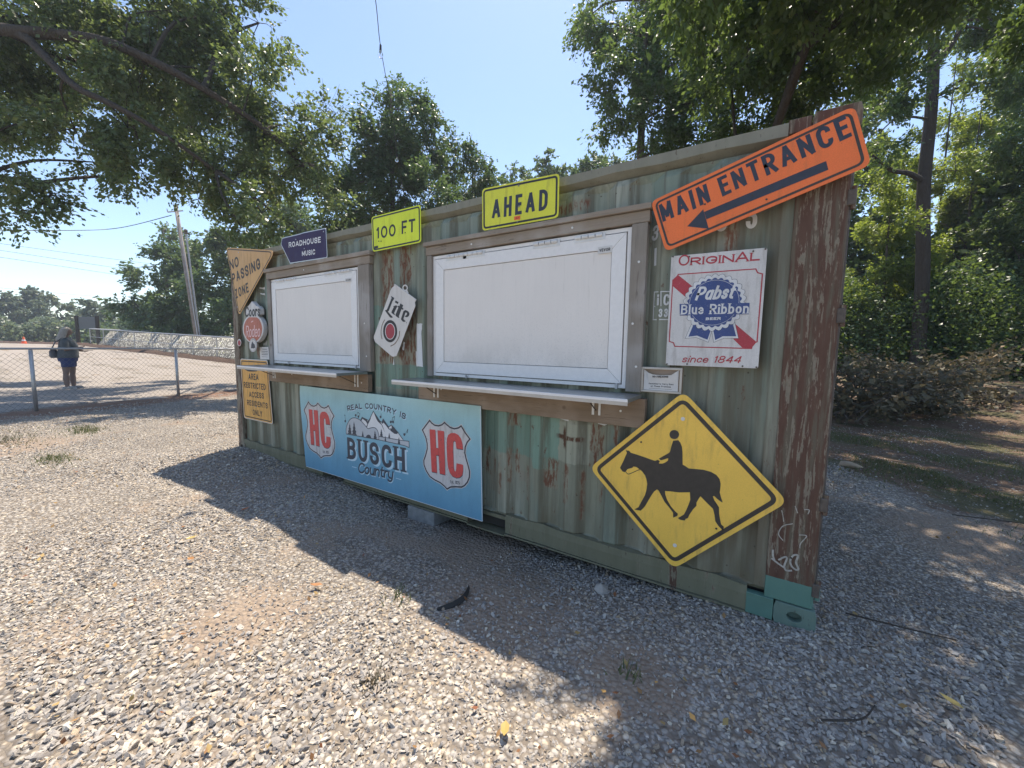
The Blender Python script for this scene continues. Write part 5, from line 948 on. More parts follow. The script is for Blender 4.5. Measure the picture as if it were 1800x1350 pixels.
# small things on the left
o = thing('sticker', 'small round red sticker with a white rim on the left corner post', 'sticker', (cen(D['sticker'])[0], 0, cen(D['sticker'])[1]))
m = MB(); m.plate(D['sticker'], -.004, .003); part('backing', m, M['aged'], o); m = MB(); m.plate(D['sticker_in'], -.0046, 0); part('red_disc', m, M['cred'], o)
o = thing('paper_notice', 'white printed paper notice beside the left edge of the small window', 'notice', (cen(D['notice'])[0], 0, cen(D['notice'])[1]))
m = MB(); m.plate(D['notice'], -.01, .012); part('sheet', m, M['paper'], o)
m = MB(); x0, x1 = .68, .82
for i, z in enumerate((1.335, 1.31, 1.29, 1.27, 1.245)): m.ribbon([(x0+(.02 if i == 0 else 0), z), (x1-(.02 if i == 0 else 0), z)], .006 if i < 4 else .003, -.0106)
part('print_lines', m, M['black'], o)
# banner
P = D['busch']; o = thing('banner_board', 'wide blue printed board with mountains and two HC shields under the windows', 'banner', (cen(P)[0], -.05, cen(P)[1]))
m = MB(); left = [(1.573, .9565), (1.565, .88), (1.572, .75), (1.59, .55), (1.612, .35), (1.625, .2), (1.64, .078)]
m.plate([P[1], P[0]]+left[1:]+[P[2]][0:1], -.06, .006); part('board', m, M['banner'], o)
m = MB(); m.ribbon([(4.0045, .9615), (4.0295, .0785)], .005, -.0606); m.ribbon([(1.65, .0805), (4.03, .0795)], .004, -.0606); part('white_edge', m, M['bwhite'], o)
def R_(name, mat, fn): m = MB(); fn(m); return part(name, m, M[mat], o)
R_('mountain', 'bwhite', lambda m: m.plate(D['b_range'], -.0606, 0))
def fn(m):
    for k in (1, 2, 3, 4, 5): m.plate(D['b_shade%d' % k], -.061-.00003*k, 0)
    m.ribbon(D['b_range'][:12], .008, -.0612)
R_('mountain_shading', 'bdark', fn)
R_('hill', 'bgrey', lambda m: (m.plate(catmull(D['b_hill'][:13], 4)+[D['b_hill'][13]], -.0614, 0), m.plate(D['b_strip'], -.0613, 0)))
def fn(m):
    m.ribbon(catmull(D['b_hill'][:13], 4)+[D['b_hill'][13]], .007, -.0618, True); m.ribbon(D['b_strip'], .006, -.0617, True); m.plate(D['b_cave'], -.0619, 0)
    for a, b, c_ in D['b_trees']:
        L_ = []; R2 = []
        for i in range(9):
            k = i/8; w_ = 1.0 if i % 2 == 0 else .62
            L_.append((b[0]+(a[0]-b[0])*k*w_, b[1]+(a[1]-b[1])*k)); R2.append((b[0]+(c_[0]-b[0])*k*w_, b[1]+(c_[1]-b[1])*k))
        m.plate([b]+R2[1:]+L_[1:][::-1], -.0621, 0)
    for q in D['b_notes']:
        h = q[0]; m.disc(h[0], h[1], .013, -.0608, 0, 8); m.ribbon([(h[0]+.011, h[1]), (q[1][0]+.011, q[1][1])], .004, -.0609)
        if len(q) > 2: m.ribbon([(q[1][0]+.011, q[1][1]), (q[2][0], q[2][1])], .006, -.0610)
        if len(q) > 3: m.ribbon([q[2], q[3]], .004, -.0611); m.disc(q[3][0]-.008, q[3][1], .013, -.0607, 0, 8)
R_('hill_drawing', 'bdark', fn)
q = D['b_real']; A_, B_, C_p = Vector(q[0]), Vector(q[1]), Vector(q[2])
def arc(dx, dz):
    def f(k, b):
        ctrl = 2*B_-(A_+C_p)/2
        p = A_*(1-k)**2+ctrl*2*k*(1-k)+C_p*k*k; d = (ctrl-A_)*(1-k)+(C_p-ctrl)*k; d.normalize(); return p+Vector((-d.y, d.x))*b+Vector((dx, dz))
    return f
hq = [(0, 0), ((C_p-A_).length*1.03, 0), (0, (Vector(q[3])-A_).length)]
m = MB(); text(m, 'REAL COUNTRY IS', hq, -.0606, .2, curve=arc(.008, -.008), sp=.2); part('lettering', m, M['bpale'], o)
m = MB(); text(m, 'REAL COUNTRY IS', hq, -.0612, .2, curve=arc(0, 0), sp=.2); part('lettering', m, M['bdark'], o)
m = MB(); text(m, 'BUSCH', D['b_busch'], -.0606, .185, serif=True, sp=.17, dx=.022, dz=-.014); part('lettering', m, M['bpale'], o)
m = MB(); text(m, 'BUSCH', D['b_busch'], -.0612, .185, serif=True, sp=.17); part('lettering', m, M['bdark'], o)
m = MB(); text(m, 'Country', D['b_country'], -.0618, .15, slant=.25, sp=.03, dx=.007, dz=-.008); part('lettering', m, M['bpale'], o)
m = MB(); text(m, 'Country', D['b_country'], -.0624, .16, slant=.25, sp=.03); part('lettering', m, M['bdark'], o)
m = MB(); m.ribbon(D['b_dash1'], .006, -.0606); m.ribbon(D['b_dash2'], .006, -.0606); part('dash_mark', m, M['bpale'], o)
S = D['shield']; src = [Vector(S[0]), Vector(S[1]), Vector(S[18])]; dst = [Vector(p) for p in D['shieldL'][:3]]
Ms = Matrix(((src[1].x-src[0].x, src[2].x-src[0].x), (src[1].y-src[0].y, src[2].y-src[0].y))); Md = Matrix(((dst[1].x-dst[0].x, dst[2].x-dst[0].x), (dst[1].y-dst[0].y, dst[2].y-dst[0].y)))
sc_ = (dst[2].x-dst[0].x)/(src[2].x-src[0].x)
tr = [lambda p: Vector(p), lambda p: Vector(((p[0]-src[0].x)*sc_+dst[0].x, (p[1]-src[0].y)*sc_+dst[0].y))]
for f in tr:
    m = MB(); m.plate([tuple(f(p)) for p in inset(S, -.007)], -.0606, 0); m.plate([tuple(f(p)) for p in S], -.0608, 0); sh = part('shield', m, M['shield'], o)
    m = MB(); m.ribbon([f(p) for p in inset(S, .005)], .0115, -.0612, True); part('shield_outline', m, M['navyb'], o)
    m = MB()
    for k in ('H1', 'H2', 'H3', 'C'): m.plate([tuple(f(p)+Vector((.003, -.006))) for p in D[k]], -.0612 if k != 'H2' else -.0611, 0)
    part('lettering', m, M['bdark'], o)
    m = MB()
    for k in ('H1', 'H2', 'H3', 'C'): m.plate([tuple(f(p)) for p in D[k]], -.0616 if k != 'H2' else -.0617, 0)
    part('lettering', m, M['hcred'], o)
    m = MB(); text(m, 'Est. 1925', [tuple(f(p)) for p in D['est']], -.0612, .16, sp=.12); part('lettering', m, M['bdark'], o)
    m = MB()
    for k in range(34):
        px_, pz_ = random.choice(S), cen(S); a = random.uniform(.25, .9); x_, z_ = pz_[0]+(px_[0]-pz_[0])*a, pz_[1]+(px_[1]-pz_[1])*a; an = random.uniform(0, 3.14); ln = random.uniform(.006, .022)
        m.ribbon([f((x_, z_)), f((x_+ln*math.cos(an), z_+ln*math.sin(an)))], .0022, -.0619-.00002*k)
    part('scuff', m, M['bdark'], o)
m = MB(); m.box(2.2, 2.3, -.0535, .01, .4, .6); m.box(3.2, 3.3, -.0535, .01, .4, .6); part('spacer', m, M['woodz'], o)

# block under the container, stones, scraps
o = thing('concrete_block', 'grey concrete block wedged under the container below the blue board', 'block', (3.36, .12, hz(3.36, .1)))
m = MB(); m.box(3.18, 3.5, -.03, .36, hz(3.36, .1)-.03, -.004); part('block', m, M['concrete'], o, .008)
for k in range(2):
    x = (1.2, 5.4)[k]; o = thing('timber_block', ('dark timber block hidden in shade under the left half', 'dark timber block in the gap under the right half')[k], 'block', (x, .5, hz(x, .5)))
    m = MB(); m.box(x-.15, x+.15, .3, .8, hz(x, .5)-.05, -.016); part('block', m, M['woodb'], o, .006)
def rock_verts(n, sx, sy, sz, seed):
    r = random.Random(seed); bm = bmesh.new()
    for i in range(n):
        v = Vector((r.gauss(0, 1), r.gauss(0, 1), r.gauss(0, 1))).normalized(); bm.verts.new((v.x*sx*r.uniform(.8, 1.1), v.y*sy*r.uniform(.8, 1.1), v.z*sz*r.uniform(.8, 1.1)))
    h = bmesh.ops.convex_hull(bm, input=bm.verts); bmesh.ops.delete(bm, geom=[g for g in h['geom_interior'] if isinstance(g, bmesh.types.BMVert)], context='VERTS'); return bm
def rock(name, label, x, y, s, seed, mat='dustone', sink=.3):
    bm = rock_verts(26, *s, seed); me = bpy.data.meshes.new(name); bm.to_mesh(me); bm.free(); o = link(name, me, M[mat]); o.location = (x, y, hz(x, y)+s[2]*(1-sink)); o.rotation_euler[2] = seed; return tag(o, label, 'stone')
rock('flat_stone', 'flat tan stone at the grass edge beside the right container corner', 6.72, 3.85, (.14, .09, .035), 3)
rock('rough_stone', 'grey crusty lump of gravel in front of the container below the horse sign', 5.02, -.18, (.05, .045, .03), 5, sink=.7)
o = thing('plastic_scrap', 'curved black plastic strip half buried in shaded gravel', 'scrap', (4.37, -.79, hz(4.37, -.79)))
m = MB(); n = 10; z = hz(4.37, -.79)
for i in range(n+1):
    k = i/n; x_ = 4.36+.05*math.sin(k*3); y_ = -.9+.26*k; w_ = .018*math.sin(.35+k*2.4); zz = z+.016+.006*math.sin(k*3.1)
    m.v += [(x_-w_, y_, zz-.012), (x_, y_, zz+.012), (x_+w_, y_, zz-.01), (x_+w_, y_, zz-.014), (x_, y_, zz+.008), (x_-w_, y_, zz-.016)]
for i in range(n):
    for j in range(6): a = i*6+j; b = i*6+(j+1) % 6; m.f.append((a, b, b+6, a+6))
m.f += [tuple(range(6)), tuple(n*6+5-j for j in range(6))]
part('strip', m, M['plastic'], o)

# ------------------------------------------------------------ gravel stones (uncountable): points carrying instanced stones
stones = bpy.data.collections.new('gravel_stone_shapes')
for i in range(12):
    bm = rock_verts(11, 1, random.uniform(.55, .85), random.uniform(.3, .5), 100+i); me = bpy.data.meshes.new('stone'); bm.to_mesh(me); bm.free(); me.materials.append(M['stone']); so_ = bpy.data.objects.new('stone', me); stones.objects.link(so_)
camp = np.array([5.756, -2.374]); fw = np.array([-.538, .843]); rt = np.array([.843, .538])
def scatter(n, d0, d1, smin, smax, seed, dens):
    r = np.random.default_rng(seed); d = np.sqrt(r.uniform(d0**2, d1**2, n)); s = r.uniform(-1.38, 1.38, n)*d-.0
    p = camp+np.outer(d, fw)+np.outer(s, rt); x, y = p.T
    keep = ~((x > LX0) & (x < LX1) & (y > .12) & (y < DD)) & (x > -6.2-.262*y) & (y < 12)
    wood_ = (y+x*.9 > 9.6+.5*np.sin(x*2.3)) & (x > 3); keep &= ~(wood_ & (r.random(n) > .12))
    bare = (np.sin(x*1.3+2)*np.sin(y*1.9+.4)+.5*np.sin(x*3.1+y*2.2)) ; keep &= (bare < .95) | (r.random(n) < .45)
    keep &= r.random(n) < dens
    for (qx, qy, qr) in [(3.6, -1.5, .38), (4.6, -.62, .55), (4.0, -.1, .5), (5.35, -.75, .3), (-2.5, -1.7, .9), (7.3, 1.9, .8)]: keep &= r.random(n) > .72*np.exp(-(np.hypot(x-qx, y-qy)/qr)**2)
    x, y = x[keep], y[keep]; sc = r.lognormal(0, .28, len(x)); sc = np.clip(sc, .45, 2.3)*(.82+.3*np.sin(x*1.1+.7)*np.sin(y*1.7+2)+.18*(np.sin(x*2.9-y*1.3)))*(smin+(smax-smin)*r.random(len(x)))
    z = terr(x, y)+sc*r.uniform(-.05, .35, len(x))
    rot = np.stack([r.normal(0, .5, len(x)), r.normal(0, .5, len(x)), r.uniform(0, 6.28, len(x))], 1)
    return np.stack([x, y, z], 1), sc, rot
A = [scatter(64000, .5, 3.2, .0082, .0135, 1, 1.), scatter(125000, 3.2, 7.2, .0083, .0138, 2, 1.), scatter(56000, 7.2, 13, .0115, .019, 3, 1.)]
pts = np.concatenate([a[0] for a in A]); scs = np.concatenate([a[1] for a in A]); rots = np.concatenate([a[2] for a in A])
me = bpy.data.meshes.new('gravel'); me.vertices.add(len(pts)); me.vertices.foreach_set('co', pts.astype(np.float32).ravel())
at = me.attributes.new('sc', 'FLOAT', 'POINT'); at.data.foreach_set('value', scs.astype(np.float32))
at = me.attributes.new('rt', 'FLOAT_VECTOR', 'POINT'); at.data.foreach_set('vector', rots.astype(np.float32).ravel())
go = link('gravel', me, M['stone']); tag(go, None, None, kind='stuff'); go['label'] = 'loose grey and tan crushed stone covering the ground'; 
ng = bpy.data.node_groups.new('gravel_instances', 'GeometryNodeTree'); ng.interface.new_socket('Geometry', in_out='INPUT', socket_type='NodeSocketGeometry'); ng.interface.new_socket('Geometry', in_out='OUTPUT', socket_type='NodeSocketGeometry')
N = ng.nodes.new; gi, gout = N('NodeGroupInput'), N('NodeGroupOutput'); iop = N('GeometryNodeInstanceOnPoints'); ci = N('GeometryNodeCollectionInfo'); ci.inputs['Collection'].default_value = stones; ci.inputs['Separate Children'].default_value = True
iop.inputs['Pick Instance'].default_value = True; a1 = N('GeometryNodeInputNamedAttribute'); a1.data_type = 'FLOAT'; a1.inputs[0].default_value = 'sc'; a2 = N('GeometryNodeInputNamedAttribute'); a2.data_type = 'FLOAT_VECTOR'; a2.inputs[0].default_value = 'rt'
e2r = N('FunctionNodeEulerToRotation'); Lk = ng.links.new; Lk(gi.outputs[0], iop.inputs['Points']); Lk(ci.outputs[0], iop.inputs['Instance']); Lk(a2.outputs[0], e2r.inputs[0]); Lk(e2r.outputs[0], iop.inputs['Rotation']); Lk(a1.outputs[0], iop.inputs['Scale']); Lk(iop.outputs[0], gout.inputs[0])
md = go.modifiers.new('stones', 'NODES'); md.node_group = ng

# ------------------------------------------------------------ foliage
def leaves_mesh(name, P, size, tint, up=.6, aspect=.55, seed=0, axis=None):
    """each leaf a folded rhombus of 2 triangles"""
    r = np.random.default_rng(seed); n = len(P)
    a = r.normal(0, 1, (n, 3)); a[:, 2] = a[:, 2]*.6-.35
    if axis is not None: a = a*.6+axis
    a /= np.linalg.norm(a, axis=1)[:, None]
    nn = r.normal(0, 1, (n, 3)); nn[:, 2] = np.abs(nn[:, 2])+up; b = np.cross(a, nn); b /= np.linalg.norm(b, axis=1)[:, None]+1e-9; c = np.cross(b, a)
    s = (size*r.uniform(.6, 1.25, n))[:, None]
    v0 = P-a*s*.5; v2 = P+a*s*.5-c*s*.08; v1 = P+b*s*aspect*.5-c*s*.1+a*s*.02; v3 = P-b*s*aspect*.5-c*s*.1+a*s*.02
    v = np.stack([v0, v1, v2, v3], 1).reshape(-1, 3).astype(np.float32)
    i = (np.arange(n)*4)[:, None]; f = np.concatenate([i+[0, 1, 2], i+[0, 2, 3]], 1).reshape(-1).astype(np.int32)
    me = bpy.data.meshes.new(name); me.vertices.add(n*4); me.vertices.foreach_set('co', v.ravel()); me.loops.add(n*6); me.loops.foreach_set('vertex_index', f); me.polygons.add(n*2); me.polygons.foreach_set('loop_start', np.arange(0, n*6, 3, dtype=np.int32))
    at = me.attributes.new('tint', 'FLOAT', 'FACE'); at.data.foreach_set('value', np.repeat(tint, 2).astype(np.float32)); me.update(); return me
def crown_points(clumps, per_m3, seed, twig=.35, leaves=10, hollow=.55, minn=60, droop=.25):
    r = np.random.default_rng(seed); out = []; tn = []; ax = []; tw = []
    for cx, cy, cz, cr in clumps:
        n = int(max(minn, per_m3*cr**2.4)); nt_ = max(4, n//leaves)
        # sub-clumps make the outline ragged
        k = 7; sub = r.normal(0, 1, (k, 3)); sub /= np.linalg.norm(sub, axis=1)[:, None]; sub *= r.uniform(.35, .95, (k, 1))*cr; subr = r.uniform(.28, .5, k)*cr
        w_ = r.integers(0, k, nt_); d = r.normal(0, 1, (nt_, 3)); d /= np.linalg.norm(d, axis=1)[:, None]; rad = r.uniform(0, 1, nt_)**hollow
        o = np.array([cx, cy, cz])+sub[w_]*[1, 1, .85]+d*(rad*subr[w_])[:, None]
        dr = (o-np.array([cx, cy, cz])); dr /= np.linalg.norm(dr, axis=1)[:, None]+1e-6; dr = dr+r.normal(0, .6, (nt_, 3)); dr[:, 2] -= droop; dr /= np.linalg.norm(dr, axis=1)[:, None]
        L = twig*r.uniform(.5, 1.3, nt_)*min(1, cr/.6+.3); tt = r.random(nt_)
        tc = r.uniform(0, .5)
        for j in range(leaves):
            q = (j+.5)/leaves; out.append(o+dr*(L*q)[:, None]+r.normal(0, .035, (nt_, 3))*(1+twig)-np.array([0, 0, .12])*(L*q*q)[:, None]); tn.append(np.clip(tt*.45+tc+r.normal(0, .12, nt_), 0, 1)); ax.append(dr)
        tw.append((o, dr, L))
    return np.concatenate(out), np.concatenate(tn), np.concatenate(ax), tw
def wood_tubes(m, pts, r0, r1, k=7):
    P_ = catmull(pts, 4); n = len(P_); m.tube(P_, [r0+(r1-r0)*i/(n-1) for i in range(n)], k); return P_
def nearest(paths, c):
    best = None
    for P_ in paths:
        for i, p in enumerate(P_):
            d = (p-c).length
            if best is None or d < best[0]: best = (d, p, i/len(P_))
    return best
def make_tree(name, label, clumps, leafmat, lsize, per, trunk, limbs, barkm, group=None, seed=1, twig=.35, leaves=10, r0=.2, twigs=True, up=.6, aspect=.55, hollow=.55, minn=60, droop=.25, limr=None, cat='tree'):
    """trunk: list of points; limbs: list of point lists; branches join every clump to the nearest limb"""
    base = Vector(trunk[0]); o = thing(name, label, cat, base, group)
    m = MB(); TP = wood_tubes(m, trunk, r0, r0*(.12 if not limbs else .5), 9); part('trunk', m, barkm, o, smooth=True)
    paths = [TP[len(TP)//4:]]
    for li, lb in enumerate(limbs):
        m = MB(); rr = (limr[li] if limr else r0*.45); paths.append(wood_tubes(m, lb, rr, rr*.35, 7)); part('limb', m, barkm, o, smooth=True)
    m = MB(); rnd = random.Random(seed)
    for c in clumps:
        cc = Vector(c[:3]); d, p, _ = nearest(paths, cc)
        if d > .15:
            mid = (p+cc)/2+Vector((rnd.uniform(-.12, .12), rnd.uniform(-.12, .12), rnd.uniform(0, .2)))*min(d, 2); b = max(.012, min(r0*.22, .018*d+.01)); wood_tubes(m, [p, mid, cc], b, b*.35, 5)
        for k in range(4):
            e = cc+Vector((rnd.gauss(0, 1), rnd.gauss(0, 1), rnd.gauss(0, 1))).normalized()*c[3]*.85; m.tube([cc, (cc+e)/2+Vector((0, 0, .08*c[3])), e], [max(.006, c[3]*.014), max(.005, c[3]*.01), .003], 4, False)
    P_, tn, ax, tw = crown_points(clumps, per, seed, twig, leaves, hollow, minn, droop)
    if twigs:
        for (oo, dr, L) in tw:
            for i in range(0, len(oo), 3): a = Vector(oo[i]); m.tube([a-Vector(dr[i])*L[i]*.3, a+Vector(dr[i])*L[i]], [.005, .003], 3, False)
    part('branches', m, barkm, o)['kind'] = 'stuff'
    me = leaves_mesh('crown', P_-np.array(base), lsize, tn, up, aspect, seed, ax); cr = link('crown', me, leafmat, o)
    return o
def ctr(cl): return np.array(cl)[:, :3].mean(0)
def auto_tree(name, label, key, leafmat, lsize, per, seed, r0=.2, group=None, cl=None, x=None, **kw):
    cl = cl if cl is not None else T[key]; c = ctr(cl); zt = max(q[2] for q in cl); bx, by = (c[0], c[1]) if x is None else x
    tr_ = [(bx, by, hz(bx, by)-.2), (bx+.05, by, hz(bx, by)+(zt-hz(bx, by))*.3), (c[0]*.5+bx*.5, c[1]*.5+by*.5, hz(bx, by)+(zt-hz(bx, by))*.65), (c[0], c[1], zt-.3)]
    return make_tree(name, label, cl, leafmat, lsize, per, tr_, [], kw.pop('bark', M['bark']), group, seed, r0=r0, **kw)

# big tree whose boughs hang in from the left
tb = [(-12.4, -2.9, hz(-12.4, -2.9)-.2), (-12.3, -2.9, 2), (-12.1, -2.8, 5), tuple(T['Alimb1'][0])]
tb = [(T['Alimb1'][0][0]-1.2, T['Alimb1'][0][1]-.6, -.1), (T['Alimb1'][0][0]-1., T['Alimb1'][0][1]-.5, 3.), (T['Alimb1'][0][0]-.6, T['Alimb1'][0][1]-.3, 6.), tuple(T['Alimb1'][0])]
make_tree('maple_tree', 'large tree whose dark boughs hang across the upper left sky', T['A']+T['A2']+T['Alow'], M['leafA'], .108, 2450, tb, [T['Alimb1'], T['Alimb2'], T['Alimb3']], M['barkd'], None, 11, .5, 12, .32, True, .5, .7, limr=[.15, .11, .06], droop=.45)
# trees behind the container
auto_tree('oak_tree', 'tall bushy green tree behind the container, left of centre', 'B', M['leafB'], .15, 2300, 21, .22, twig=.45, up=.3)
auto_tree('oak_tree', 'shorter green tree right of the tall bushy one behind the container', 'B2', M['leafB'], .15, 2000, 22, .16, twig=.4, up=.3)
auto_tree('oak_tree', 'low tree top just above the container roof left of the AHEAD sign', 'B3', M['leafG'], .22, 900, 23, .14, up=.3)
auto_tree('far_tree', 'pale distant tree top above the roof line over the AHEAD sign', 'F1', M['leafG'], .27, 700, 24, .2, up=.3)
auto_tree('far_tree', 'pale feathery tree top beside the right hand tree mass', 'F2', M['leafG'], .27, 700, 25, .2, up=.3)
c = ctr(T['C']); auto_tree('elm_tree', 'big dark green tree behind the container, right of the open sky', 'C', M['leafC'], .135, 2600, 31, .26, twig=.5, leaves=11, up=.4)
cl2 = T['C2']+[q[:3]+[q[3]*1.15] for q in T['sh']]+[[gx-.11*z, gy+.366*z, z, q] for gx, gy, z, q in [(5.55, -.6, 6.5, .5), (5.95, -.5, 6.6, .42), (5.85, -.95, 6.5, .42), (5.45, -.85, 6.4, .38), (7.0, .5, 6.7, .4), (7.3, -.05, 6.9, .55), (6.55, .5, 6.6, .5), (7.7, 1., 7.1, .7), (6.4, 2.4, 7.5, .7), (7.6, 2.6, 7.6, .7), (8.9, 1.6, 7.3, .8), (7.3, 3.5, 8., .7), (8.2, 5.4, 8.4, .9), (9.6, 3.2, 8., .9), (6.9, 5., 8.3, .8)]]; c = (8.3, 9.2)
tr2 = [(5.0, 9.6, hz(5, 9.6)-.2), (5.0, 9.5, 2.4), (5.3, 9.1, 5.0), (6.0, 8.2, 7.6)]
make_tree('elm_tree', 'big shady tree whose boughs reach over the right end of the container', cl2, M['leafC'], .125, 2700, tr2, [[(5.6, 8.7, 6.2), (6.2, 7., 7.6), (6.2, 5., 8.), (5.6, 3.8, 7.8)], [(5.2, 9.2, 4.6), (4.8, 9.4, 6.8), (4.6, 9.6, 8.4)], [(6.0, 8.2, 7.6), (8.0, 7.4, 8.4), (9.6, 5.8, 8.2)]], M['barkd'], None, 32, .45, 11, .13, True, .4, limr=[.09, .06, .08])
make_tree('trunk_tree', 'tree with a tall leaning bare brown trunk at the right', T['D'], M['leafC'], .15, 1700, T['Dtrunk'], [T['Dl1'], T['Dl2'], T['Dl3']], M['barkd'], None, 33, .5, 10, .25, True, .3, limr=[.11, .1, .05])
auto_tree('sapling_tree', 'bright green undergrowth tree between container end and bare trunk', 'E1', M['leafE'], .125, 2600, 41, .09, up=.3)
auto_tree('sapling_tree', 'bright green leafy tree just right of the bare trunk', 'E2', M['leafE'], .125, 2600, 42, .09, up=.3)
auto_tree('sapling_tree', 'dark leafy tree at the right edge of the photo', 'E3', M['leafC'], .125, 2600, 43, .12, up=.3)
auto_tree('sapling_tree', 'high thin tree crown behind the top right container corner', 'E4', M['leafC'], .22, 1000, 44, .16, up=.3)
auto_tree('walnut_tree', 'mid green tree with drooping sprays left of the utility poles', 'G1', M['leafG'], .36, 420, 51, .25, twig=1.1, leaves=12, up=.3)
auto_tree('walnut_tree', 'dark green tree directly behind the utility poles', 'G2', M['leafG'], .34, 420, 52, .25, twig=1.0, leaves=12, up=.3)
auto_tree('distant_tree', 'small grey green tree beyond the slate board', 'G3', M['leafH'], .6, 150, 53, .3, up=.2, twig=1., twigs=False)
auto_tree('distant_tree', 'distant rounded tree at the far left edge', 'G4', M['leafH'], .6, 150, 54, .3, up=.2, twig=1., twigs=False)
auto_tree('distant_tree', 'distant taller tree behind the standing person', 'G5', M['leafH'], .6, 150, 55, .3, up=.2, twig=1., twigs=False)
auto_tree('sapling_tree', 'airy pale green tree filling the gap behind the bare trunk', 'E5', M['leafE'], .16, 900, 45, .1, up=.3)
# far woods closing the view, a mass nobody could count
def woods(name, lab, n, fn, mat, size, seed):
    r = np.random.default_rng(seed); P_ = fn(r, n); me = leaves_mesh(name, P_, size, np.clip(r.normal(.4, .25, len(P_)), 0, 1), .2, .7, seed); o = link(name, me, mat); o['kind'] = 'stuff'; o['label'] = lab; return o
def back_right(r, n):
    a = r.uniform(0, 1, n); x = 2+a*34; y = 31-a*13+r.normal(0, 1.6, n); top = 9.2+1.6*np.sin(x*.9)+np.sin(x*2.3+1)*.9
    return np.stack([x, y, r.uniform(0, 1, n)**.9*top], 1)
woods('woodland', 'dense dark woodland behind the trees at the right', 90000, back_right, M['leafC'], .36, 61)
def back_low(r, n):
    a = r.uniform(0, 1, n); x = 5+a*24; y = 22.5-a*8+r.normal(0, 1., n); return np.stack([x, y, .1+r.uniform(0, 1, n)**1.5*(4.2+.8*np.sin(x*1.7))], 1)
woods('thicket', 'dark thicket at the foot of the right hand trees', 90000, back_low, M['leafC'], .14, 62)
def back_left(r, n):
    a = r.uniform(0, 1, n); x = -100+a*94; y = 26+a*12+r.normal(0, 2, n)-22*(a < .35)*(.35-a)*1.; top = 4.2+1.2*np.sin(x*.35)+.8*np.sin(x*.9)+4.5*sstep(-62, -40, x)
    return np.stack([x, y, 1+r.uniform(0, 1, n)*top], 1)
woods('far_woods', 'far line of trees behind the fenced enclosure', 60000, back_left, M['leafG'], .62, 63)
def back_far(r, n):
    a = r.uniform(0, 1, n); x = -96-10*a+r.normal(0, 2, n); y = -45+a*75; top = 4.6+1.*np.sin(y*.45)+.8*np.sin(y*1.1+1)
    return np.stack([x, y, 1+r.uniform(0, 1, n)*top], 1)
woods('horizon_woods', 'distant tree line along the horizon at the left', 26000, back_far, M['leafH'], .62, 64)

# brush pile
o = thing('brush_pile', 'heap of cut brown branches with dry leaves in front of the bare trunk', 'brush pile', (8.6, 9.0, hz(8.6, 9)))
m = MB(); r = random.Random(9); lp = []
for i in range(170):
    a = r.random(); bx, by = 6.9+a*3.2, 7.9+a*4.2+r.gauss(0, .55); L = r.uniform(.6, 1.9); an = r.uniform(0, 6.28); el = r.uniform(-.05, .6); d = Vector((math.cos(an)*math.cos(el), math.sin(an)*math.cos(el)*.6, math.sin(el))); z = hz(bx, by)+r.uniform(.02, .85)*(1-abs(by-7.9-a*4.2)*.6)
    p0 = Vector((bx, by, z)); pts_ = [p0, p0+d*L*.5+Vector((0, 0, .08)), p0+d*L]; pts_ = [Vector((q.x, q.y, max(q.z, hz(q.x, q.y)+.01))) for q in pts_]; m.tube(pts_, [r.uniform(.008, .022), .008, .003], 5)
    for k in range(r.randint(30, 60)): q = pts_[0].lerp(pts_[2], r.uniform(.2, 1)); lp.append((q.x+r.gauss(0, .09), q.y+r.gauss(0, .09), max(hz(q.x, q.y)+.01, q.z+r.gauss(0, .07))))
part('sticks', m, M['bark'], o); lp = np.array(lp); me = leaves_mesh('dry_leaves', lp-np.array(o.location), .12, np.random.default_rng(3).random(len(lp)), .2, .6, 5); dl = link('dry_leaves', me, M['dead'], o)
# grass: uncountable blades
def grass(name, lab, spots, n, h, seed, mat='grass'):
    r = np.random.default_rng(seed); Ps = []
    for (x, y, rx, ry, k) in spots: m_ = int(n*k); Ps.append(np.stack([x+r.normal(0, rx, m_), y+r.normal(0, ry, m_)], 1))
    p = np.concatenate(Ps); pn = np.sin(p[:, 0]*2.3+1)*np.sin(p[:, 1]*2.9)+.6*np.sin(p[:, 0]*5.7+p[:, 1]*4.1); p = p[(pn+r.normal(0, .25, len(p)) > .15) | (h > .037)]; nn = len(p); z = terr(p[:, 0], p[:, 1]); b = np.column_stack([p, z]); an = r.uniform(0, 6.28, nn); hh = h*r.uniform(.4, 1.3, nn); wd = .0028*(1+h*8)
    dx = np.column_stack([np.cos(an), np.sin(an), np.zeros(nn)])*wd; tip = b+np.column_stack([r.normal(0, .45, nn)*hh, r.normal(0, .45, nn)*hh, hh])
    v = np.stack([b-dx, b+dx, tip], 1).reshape(-1, 3).astype(np.float32); me = bpy.data.meshes.new(name); me.vertices.add(nn*3); me.vertices.foreach_set('co', v.ravel()); me.loops.add(nn*3); me.loops.foreach_set('vertex_index', np.arange(nn*3, dtype=np.int32)); me.polygons.add(nn); me.polygons.foreach_set('loop_start', np.arange(0, nn*3, 3, dtype=np.int32))
    at = me.attributes.new('tint', 'FLOAT', 'FACE'); at.data.foreach_set('value', r.random(nn).astype(np.float32)); me.update(); o = link(name, me, M[mat]); o['kind'] = 'stuff'; o['label'] = lab; return o
grass('grass', 'short green grass on the shaded ground right of the container', [(7.3, 4.2, .5, .5, 1), (8, 3.2, .6, .5, .8), (7, 6, .7, .7, 1), (9, 5.5, 1, 1, 1), (8.6, 2.2, .5, .4, .6), (7.2, 5, .4, .6, .6), (10.5, 7, 1.2, 1, .8)], 5200, .035, 71)
